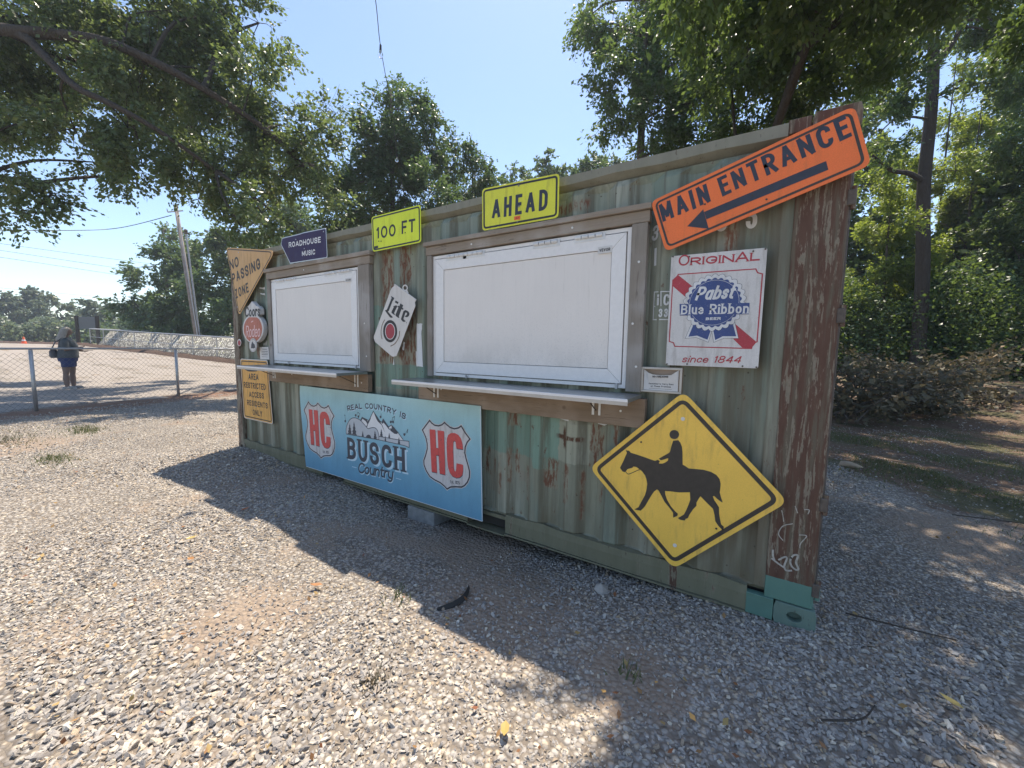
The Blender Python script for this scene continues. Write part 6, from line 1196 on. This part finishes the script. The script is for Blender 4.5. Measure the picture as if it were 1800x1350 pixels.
grass('grass_tuft', 'small grass tufts growing through the gravel', [(-3.13, -.86, .22, .1, .5), (-1.16, -1.47, .18, .08, .35), (-3.2, -1.6, .5, .3, .3), (2.9, 6.5, .4, .4, .4), (5.35, -.75, .04, .03, .03), (4.1, -.95, .05, .05, .04)], 900, .05, 72)
grass('dry_straw', 'bleached straw lying at the left edge of the gravel', [(-3.2, -1.75, .3, .2, 1), (4.47, -1.38, .03, .03, .12)], 500, .045, 73, 'dead')
# fallen leaves and twigs
fl = [(2.78, -1.46, 'curled orange leaf on the sunlit gravel at the left'), (2.46, -1.35, 'pale whitish leaf on the sunlit gravel at the left'), (6.45, -.27, 'yellow green leaf in the sun patch at lower right'), (3.66, -1.16, 'orange leaf by the shadow edge near the middle'), (5.05, -1.28, 'yellow leaf lying at the bottom centre of the gravel'), (5.7, -1.15, 'small tan leaf at the bottom right of centre'), (2.2, -.9, 'dry brown leaf left of the container shadow'), (6.2, -.75, 'brown leaf beside the stick at lower right')]
for i, (x, y, lab) in enumerate(fl):
    m = MB(); s = .035; z = hz(x, y)+.03; an = i*1.3; ca, sa = math.cos(an), math.sin(an)
    q = [(-1, 0, 0), (-.4, .45, .12), (.3, .4, .15), (1, 0, .3), (.3, -.4, .12), (-.4, -.45, .1), (0, 0, 0)]
    m.add([(x+s*(a*ca-b*sa), y+s*(a*sa+b*ca), z+s*c_) for a, b, c_ in q], [(0, 6, 1), (1, 6, 2), (2, 6, 3), (3, 6, 4), (4, 6, 5), (5, 6, 0)])
    lo = part('fallen_leaf', m, M['fallen'], None); at = lo.data.attributes.new('tint', 'FLOAT', 'FACE'); at.data.foreach_set('value', [(.2, .7, .75, .15, .6, .4, .0, .3)[i]]*6)
    tag(lo, lab, 'leaf', 'fallen leaves on the gravel')
for i, (a, b, lab) in enumerate([((6.02, -.62), (6.2, -.44), 'curved grey stick on the shaded gravel at lower right'), ((6.2, .2), (6.62, .26), 'thin dark twig near the sun patch at right'), ((7.2, 2.4), (8.6, 2.7), 'long thin dark branch lying on the dirt at far right')]):
    m = MB(); p0 = Vector((*a, hz(*a)+.03)); p2 = Vector((*b, hz(*b)+.035)); mid = (p0+p2)/2+Vector((.03, -.03, .015)); m.tube(catmull([p0, mid, p2], 5), [.0045-.0002*k for k in range(11)], 6)
    tag(part('stick', m, M['barkd'], None), lab, 'stick', 'sticks lying on the ground')

r = np.random.default_rng(81); n = 420; d = 1.2+8*r.random(n)**1.3; q = r.uniform(-1.3, 1.3, n)*d; p = camp+np.outer(d, fw)+np.outer(q, rt); p = p[~((p[:, 0] > -.1) & (p[:, 0] < 6.1) & (p[:, 1] > -.05) & (p[:, 1] < 2.5))]
P_ = np.column_stack([p, terr(p[:, 0], p[:, 1])+.022]); me = leaves_mesh('leaf_litter', P_, .03, r.random(len(P_))**1.5, 2.5, .6, 82); o = link('leaf_litter', me, M['litter']); o['kind'] = 'stuff'; o['label'] = 'small dry leaf bits scattered over the gravel'
# ------------------------------------------------------------ near chain link fence
def chainlink(m, x0, y0, x1, y1, zf, h, dia, r, k=3):
    L = math.hypot(x1-x0, y1-y0); n = int(L/(dia)); ns = int(h/(dia/2))
    ux, uy = (x1-x0)/L, (y1-y0)/L; nx, ny = -uy, ux
    for i in range(n*1+1):
        pts_ = []
        for j in range(ns+1):
            s = i*dia+(dia/2 if j % 2 else 0)*1; o_ = r*.8*(1 if j % 2 else -1); x, y = x0+ux*s+nx*o_, y0+uy*s+ny*o_; pts_.append((x, y, zf(x, y)+.05+j*dia/2))
        m.tube(pts_, r, k, False)
        pts_ = [(p[0]-2*ux*(((i*dia+(dia/2 if j % 2 else 0))-i*dia)), p[1]-2*uy*(((dia/2 if j % 2 else 0))), p[2]) for j, p in enumerate(pts_)]
        m.tube([(p[0]+nx*r, p[1]+ny*r, p[2]) for p in pts_], r, k, False)
fpts = [(-5.63, -3.4), (-6.295, -.962), (-6.972, 1.496), (-7.64, 3.95), (-8.3, 6.4), (-8.97, 8.85)]
fo = thing('chain_link_fence', 'waist high galvanised chain link fence left of the container', 'fence', (-6.97, 1.5, hz(-6.97, 1.5)))
zf = lambda x, y: hz(x, y)
for i, (x, y) in enumerate(fpts): m = MB(); z = hz(x, y); m.tube([(x, y, z-.1), (x, y, z+1.2)], .03, 10); m.ball((x, y, z+1.2), (.032, .032, .022), 8, 4); part('post', m, M['galv'], fo, smooth=True)
m = MB(); m.tube([(x-.0, y, hz(x, y)+1.235) for x, y in fpts], .02, 8); part('top_rail', m, M['galv'], fo, smooth=True)
m = MB()
for a, b in zip(fpts[:-1], fpts[1:]): chainlink(m, a[0]-.035, a[1], b[0]-.035, b[1], zf, 1.15, .1, .0028)
part('wire_mesh', m, M['wire'], fo)
# enclosure beyond the lot: fence, stone bank, berm
A0 = Vector((-46.24, 7.29)); B0 = Vector((-18.41, 9.46)); B1 = B0+(B0-A0)*.45; back = Vector((-.08, 1)).normalized()*14
fo = thing('chain_link_fence', 'longer pale chain link fence round the white stone enclosure across the lot', 'fence', (-30, 8.56, hz(-30, 8.5)))
def enc(p): return hz(p[0], p[1])+.0
n = 13
for i in range(n+1):
    p = A0.lerp(B1, i/n); m = MB(); m.tube([(p.x, p.y, enc(p)-.1), (p.x, p.y, enc(p)+1.5)], .035, 8); part('post', m, M['galv'], fo)
for i in range(5):
    p = A0+back*(i/5); m = MB(); m.tube([(p.x, p.y, enc(p)-.1), (p.x, p.y, enc(p)+1.5)], .035, 8) if i else None
    if i: part('post', m, M['galv'], fo)
m = MB(); m.tube([(A0.x, A0.y, enc(A0)+1.51), (B1.x, B1.y, enc(B1)+1.51)], .035, 8); q0 = A0+back; q1 = B1+back
m = MB(); pts_ = [A0.lerp(B1, k/8) for k in range(9)]; m.tube([(p.x, p.y, enc(p)+1.5) for p in pts_], .04, 8); m.tube([(p.x, p.y, enc(p)+.78) for p in pts_], .022, 6); m.tube([((A0+back*k/4).x, (A0+back*k/4).y, enc(A0)+1.5) for k in range(5)], .04, 8)
pts_ = [(A0+back).lerp(B1+back, k/8) for k in range(9)]; m.tube([(p.x, p.y, enc(p)+1.62) for p in pts_], .035, 6); part('top_rail', m, M['galv'], fo)
m = MB(); chainlink(m, A0.x, A0.y, B1.x, B1.y, zf, 1.45, .26, .007); part('wire_mesh', m, M['wire'], fo)
def bank_grid():
    m = MB(); nu, nv = 60, 14
    for i in range(nu+1):
        for j in range(nv+1):
            v = j/nv; p = A0.lerp(B1, i/nu)+back*(.03+v*.93); z = enc(p)+.02+1.28*float(sstep(.0, .06, v))+.05*math.sin(i*1.3+j*2)+random.uniform(-.03, .03); m.v.append((p.x, p.y, z))
    for i in range(nu):
        for j in range(nv): a = i*(nv+1)+j; m.f.append((a, a+nv+1, a+nv+2, a+1))
    return m
bk = part('stone_bank', bank_grid(), M['bank'], None, smooth=True); setting(bk)
m = MB(); nb = 60
for i in range(nb+1):
    p = (A0+(A0-B0)*1.1).lerp(B1, i/nb); wv = .08*math.sin(i*1.9)+.05*math.sin(i*.7); z = hz(p.x, p.y)
    m.v += [(p.x, p.y-1.05+wv, z-.02), (p.x, p.y-.75+wv, z+.2+.04*math.sin(i*2.7)), (p.x, p.y-.4, z+.22+.04*math.sin(i*1.7)), (p.x, p.y-.08, z-.02)]
for i in range(nb):
    for j in range(3): a = i*4+j; m.f.append((a, a+4, a+5, a+1))
setting(part('earth_berm', m, M['berm'], None, smooth=True))
# slate board on posts
o = thing('information_board', 'dark slate coloured board on posts at the far corner of the enclosure', 'board', (-49.5, 7.8, 1.))
a = Vector((-50.37, 7.34)); b = Vector((-48.77, 8.24)); d = (b-a).normalized(); nn_ = Vector((-d.y, d.x))*.05
m = MB()
for z0, z1 in ((2.55, 3.72),): m.add([(a.x, a.y, z0), (b.x, b.y, z0), (b.x, b.y, z1), (a.x, a.y, z1)]+[(a.x+nn_.x, a.y+nn_.y, z0), (b.x+nn_.x, b.y+nn_.y, z0), (b.x+nn_.x, b.y+nn_.y, z1), (a.x+nn_.x, a.y+nn_.y, z1)], [(0, 1, 2, 3), (7, 6, 5, 4), (0, 4, 5, 1), (1, 5, 6, 2), (2, 6, 7, 3), (3, 7, 4, 0)])
part('panel', m, M['board'], o)
m = MB()
for k in range(4): z = 3.5-k*.2; p, q = a.lerp(b, .15), a.lerp(b, .85); m.add([(p.x-nn_.x*.1, p.y-nn_.y*.1-.01, z), (q.x-nn_.x*.1, q.y-nn_.y*.1-.01, z), (q.x-nn_.x*.1, q.y-nn_.y*.1-.01, z+.05), (p.x-nn_.x*.1, p.y-nn_.y*.1-.01, z+.05)], [(0, 1, 2, 3)])
part('faint_lines', m, M['bag'], o)
for p in (a-d*.15, b+d*.1): m = MB(); m.tube([(p.x, p.y, .9), (p.x, p.y, 3.8)], .16, 6); part('post', m, M['barkd'], o)
# traffic cone
o = thing('traffic_cone', 'small orange traffic cone on the far left of the lot', 'traffic cone', (-60, 5.0, 1.0))
x, y, z = -60, 4.95, 1.0; m = MB(); m.tube([(x, y, z+.03), (x, y, z+.75)], [.22, .04], 12); part('cone', m, M['cone'], o); m = MB(); m.tube([(x, y, z+.3), (x, y, z+.45)], [.155, .118], 12, False); part('stripe', m, M['white'], o); m = MB(); m.box(x-.3, x+.3, y-.3, y+.3, z, z+.05); part('base', m, M['cone'], o)
# utility poles and lines
t0, t1 = Vector(T['poleB']), Vector(T['poleT']); o = thing('utility_pole', 'weathered wooden utility pole leaning left above the fenced enclosure', 'utility pole', (t0.x, t0.y, t0.z-1)); d = (t1-t0).normalized(); t1b = t1+d*.9
m = MB(); m.tube([t0-d*1., t0+(t1b-t0)*.5, t1b], [.17, .15, .125], 12); part('pole', m, M['pole'], o, smooth=True)
m = MB(); m.tube([t0-d*.5+Vector((.18, .0, 0)), t1-d*.6+Vector((.15, 0, 0))], .03, 6); part('conduit', m, M['galv'], o)
m = MB(); m.tube([t1b-d*.5+Vector((-.9, -.3, 0)), t1b-d*.5+Vector((.6, .2, 0))], .05, 6); m.tube([t1b-d*.5+Vector((-.9, -.3, 0)), t1b-d*.5+Vector((-.95, -.32, .25))], .04, 6); part('arm', m, M['galv'], o)
t0, t1 = Vector(T['pole2B']), Vector(T['pole2T']); o = thing('metal_mast', 'thin pale metal lattice mast beside the wooden utility pole', 'mast', (t0.x, t0.y, t0.z-1)); d = (t1-t0).normalized()
m = MB(); m.tube([t0-d*1., t1], .065, 8); part('tube', m, M['galv'], o)
m = MB(); s_ = Vector((-.12, -.24, 0)); m.tube([t0-d*1.+s_, t1+s_*.9], .03, 6)
for k in range(26): p = t0+(t1-t0)*(k/26); m.tube([p, p+s_], .025, 4)
part('rungs', m, M['lug'], o)
m = MB(); m.tube([t1+s_, t1+Vector((.25, .1, 0))], .06, 6); m.ball(t1+Vector((0, 0, .2)), .14, 8, 5); part('head', m, M['lug'], o)
labs = ['thick service cable running from the pole top out of the picture to the left', 'upper of the three parallel thin wires at the left', 'middle of the three parallel thin wires at the left', 'lowest of the three parallel thin wires at the left', 'single low thin wire just above the distant trees']
for i, w_ in enumerate(T['wires']):
    P_ = catmull(w_, 8); 
    if i == 0: P_ = catmull([w_[0], w_[1], w_[2], tuple(Vector(T['poleT'])+Vector((-.6, -.2, .1)))], 8)
    m = MB(); m.tube(P_, .032 if i == 0 else .026, 5); tag(part('power_line', m, M['socket'], None), labs[i], 'power line', 'overhead lines at the left')
# string lights
st = [Vector(p) for p in T['string']]; o = thing('string_lights', 'string of clear bulbs on a black cord against the sky', 'string lights', st[2])
P_ = catmull(st, 10); m = MB(); m.tube(P_, [.006]*len(P_), 6); part('cord', m, M['socket'], o)
for i, k in enumerate((3, 6, 7, 8, 1, 9)):
    p = st[k]-Vector((0, 0, .01)); sc_b = 1.
    m = MB(); m.tube([p+Vector((.005, 0, .015)), p-Vector((0, 0, .075))], [.017, .021], 10); sk = part('socket', m, M['socket'], o)
    m = MB(); prof = [(0, .018), (-.02, .024), (-.05, .042), (-.08, .046), (-.11, .034), (-.128, .01)]; m.tube([(p.x, p.y, p.z-.075+a) for a, _ in prof], [b for _, b in prof], 12); part('bulb', m, M['bulb'], o, smooth=True)
    m = MB(); m.tube([(p.x, p.y, p.z-.08), (p.x, p.y, p.z-.14)], .004, 5); part('filament', m, M['galv'], o)

# ------------------------------------------------------------ person beyond the fence
def loft(m, rings, k=14):
    """rings: (cx,cy,cz,rx,ry) stacked"""
    b = len(m.v)
    for cx, cy, cz, rx, ry in rings:
        for j in range(k): a = 2*math.pi*j/k; m.v.append((cx+rx*math.cos(a), cy+ry*math.sin(a), cz))
    for i in range(len(rings)-1):
        for j in range(k): a = b+i*k+j; c_ = b+i*k+(j+1) % k; m.f.append((a, c_, c_+k, a+k))
    m.f.append(tuple(b+j for j in range(k))[::-1]); m.f.append(tuple(b+(len(rings)-1)*k+j for j in range(k))); return m
def remesh(o, vs, sm=3):
    md = o.modifiers.new('remesh', 'REMESH'); md.mode = 'VOXEL'; md.voxel_size = vs; md.use_smooth_shade = True; s_ = o.modifiers.new('smooth', 'SMOOTH'); s_.iterations = sm; s_.factor = .5
PX, PY = -11.13, .28; PZ = hz(PX, PY)+.006
po = thing('person', 'person with long grey hair, charcoal top and blue shorts standing beyond the fence', 'person', (PX, PY, PZ)); po.rotation_euler[2] = math.radians(70)
def L(x, y, z): return (PX+x, PY+y, PZ+z)
def ringsL(rs): return [(PX+a, PY+b, PZ+c, d, e) for a, b, c, d, e in rs]
b = MB()   # local +X = the way the person faces
for s in (-1, 1):
    y = s*.1; f = .05 if s > 0 else -.04
    loft(b, ringsL([(f+.0, y, .05, .055, .05), (f, y, .1, .047, .047), (f-.01, y, .3, .07, .066), (f-.005, y, .42, .06, .06), (f, y, .5, .066, .066), (f*.6, y, .7, .1, .098), (0, y*.95, .88, .125, .118), (0, y*.8, .97, .12, .12)]))
    b.ball(L(f+.06, y, .04), (.13, .045, .038), 12, 8)
loft(b, ringsL([(0, 0, .86, .16, .2), (0, 0, .98, .185, .22), (.015, 0, 1.1, .18, .205), (.02, 0, 1.25, .17, .2), (.01, 0, 1.38, .135, .2), (-.005, 0, 1.45, .09, .15), (-.005, 0, 1.49, .055, .06), (.005, 0, 1.57, .052, .055)]), 18)
b.ball(L(.03, 0, 1.655), (.098, .078, .118), 16, 12); b.ball(L(.055, 0, 1.6), (.06, .055, .06), 10, 8)
b.tube([L(.118, 0, 1.665), L(.145, 0, 1.635), L(.12, 0, 1.625)], [.012, .017, .012], 8)
b.ball(L(.105, 0, 1.592), (.02, .026, .01), 8, 6); b.ball(L(.108, 0, 1.578), (.018, .022, .008), 8, 6)
for s in (-1, 1):
    b.ball(L(.0, s*.08, 1.65), (.02, .012, .03), 8, 6); b.ball(L(.108, s*.032, 1.675), (.014, .016, .01), 8, 6)
    sh_, el, wr = L(.0, s*.19, 1.4), (L(.02, s*.25, 1.13) if s < 0 else L(.06, s*.23, 1.14)), (L(.27, s*.16, 1.2) if s < 0 else L(.29, s*.13, 1.1))
    b.tube([sh_, el, wr], [.062, .048, .03], 12)
    hd = (Vector(wr)-Vector(el)).normalized(); hp = Vector(wr)+hd*.06; b.ball(tuple(Vector(wr)+hd*.045), (.048, .026, .022), 10, 8)
    for q in range(4):
        o_ = (q-1.5)*.017; base_ = Vector(wr)+hd*.075+Vector((0, o_, 0)); ln = (.062, .072, .068, .052)[q]; b.tube([base_, base_+hd*ln*.5+Vector((0, 0, .006)), base_+hd*ln*.9+Vector((0, -s*.004, .024))], [.0095, .009, .0075], 8)
    b.tube([Vector(wr)+hd*.03+Vector((0, -s*.028, .0)), Vector(wr)+hd*.06+Vector((0, -s*.042, .016)), Vector(wr)+hd*.09+Vector((0, -s*.034, .026))], [.011, .01, .008], 8)
body = part('body', b, M['skin'], po); remesh(body, .009, 3)
for s in (-1, 1): m = MB(); m.ball(L(.114, s*.032, 1.676), (.009, .011, .008), 8, 6); part('eye', m, M['black'], po)
m = MB()
for k in range(26):
    a = math.radians(70+k*220/25); cx, cy = math.cos(a)*.07, math.sin(a)*.07; sw = .5+.5*math.sin(k*2.1)
    m.tube([L(.03+cx*.3, cy*.3, 1.775), L(.02+cx*1.25, cy*1.25, 1.72), L(.0+cx*1.55-.01, cy*1.45, 1.6), L(-.03+cx*1.6-.02*sw, cy*1.7, 1.48), L(-.06+cx*1.6-.03, cy*1.9, 1.36+.06*sw)], [.016, .024, .027, .026, .014], 8)
m.ball(L(.012, 0, 1.7), (.1, .088, .085), 12, 8)
hr = part('hair', m, M['hair'], po); remesh(hr, .011, 1)
m = MB(); loft(m, ringsL([(.0, 0, .9, .225, .25), (.01, 0, .98, .215, .245), (.02, 0, 1.12, .205, .23), (.03, 0, 1.26, .195, .225), (.012, 0, 1.39, .155, .215), (-.003, 0, 1.45, .1, .16), (-.005, 0, 1.485, .075, .085)]), 20)
for s in (-1, 1): m.tube([L(0, s*.17, 1.4), L(.008, s*.23, 1.3), L(.02 if s < 0 else .04, s*.255, 1.17)], [.085, .082, .078], 14)
shp = part('shirt', m, M['shirt'], po); remesh(shp, .012, 3)
m = MB(); loft(m, ringsL([(0, 0, .98, .2, .235), (0, 0, .88, .205, .24), (0, 0, .8, .19, .225)]), 18)
for s in (-1, 1): loft(m, ringsL([(0, s*.105, .9, .14, .125), (.01, s*.11, .75, .14, .12), (.01, s*.11, .64, .135, .118)]), 14)
shp = part('shorts', m, M['shorts'], po); remesh(shp, .012, 2)
for s in (-1, 1):
    f = .05 if s > 0 else -.04; m = MB(); m.ball(L(f+.045, s*.1, .045), (.155, .058, .05), 14, 8); m.box(PX+f-.1, PX+f+.19, PY+s*.1-.05, PY+s*.1+.05, PZ, PZ+.025); sho = part('shoe', m, M['shoe'], po); remesh(sho, .01, 1)
bgo = thing('shoulder_bag', 'grey shoulder bag carried on the back hip of the person', 'bag', (PX, PY, PZ)); bgo.rotation_euler[2] = math.radians(70)
m = MB(); loft(m, ringsL([(-.26, 0, .9, .06, .11), (-.27, 0, .95, .08, .13), (-.27, 0, 1.08, .08, .13), (-.26, 0, 1.14, .05, .11)]), 14); part('pouch', m, M['bag'], bgo); m = MB(); m.tube([L(-.3, -.14, 1.08), L(-.18, -.17, 1.35), L(-.02, -.12, 1.5), L(.15, .0, 1.37), L(.17, .16, 1.1), L(-.2, .24, 1.0)], .013, 6); part('strap', m, M['bag'], bgo)
phn = thing('mobile_phone', 'dark phone held out in front by the person', 'phone', (PX, PY, PZ)); phn.rotation_euler[2] = math.radians(70)
m = MB(); m.box(PX+.36, PX+.5, PY+.08, PY+.15, PZ+1.105, PZ+1.115); part('case', m, M['socket'], phn, .003); m = MB(); m.box(PX+.366, PX+.494, PY+.085, PY+.145, PZ+1.1152, PZ+1.1165); part('screen', m, M['black'], phn)

# ------------------------------------------------------------ thin haze volume, added to wash out contrast like lens flare
m = MB(); m.box(-130, 110, -60, 110, -3, 26); t = NT('flare_haze'); v = t.n('ShaderNodeVolumePrincipled'); v.inputs['Color'].default_value = (.8, .88, 1, 1); v.inputs['Density'].default_value = .001; v.inputs['Anisotropy'].default_value = .3
t.t.links.new(v.outputs[0], t.out.inputs['Volume']); o = part('haze', m, t.m, None); o['kind'] = 'stuff'; o['label'] = 'thin pale haze volume added in place of lens flare'
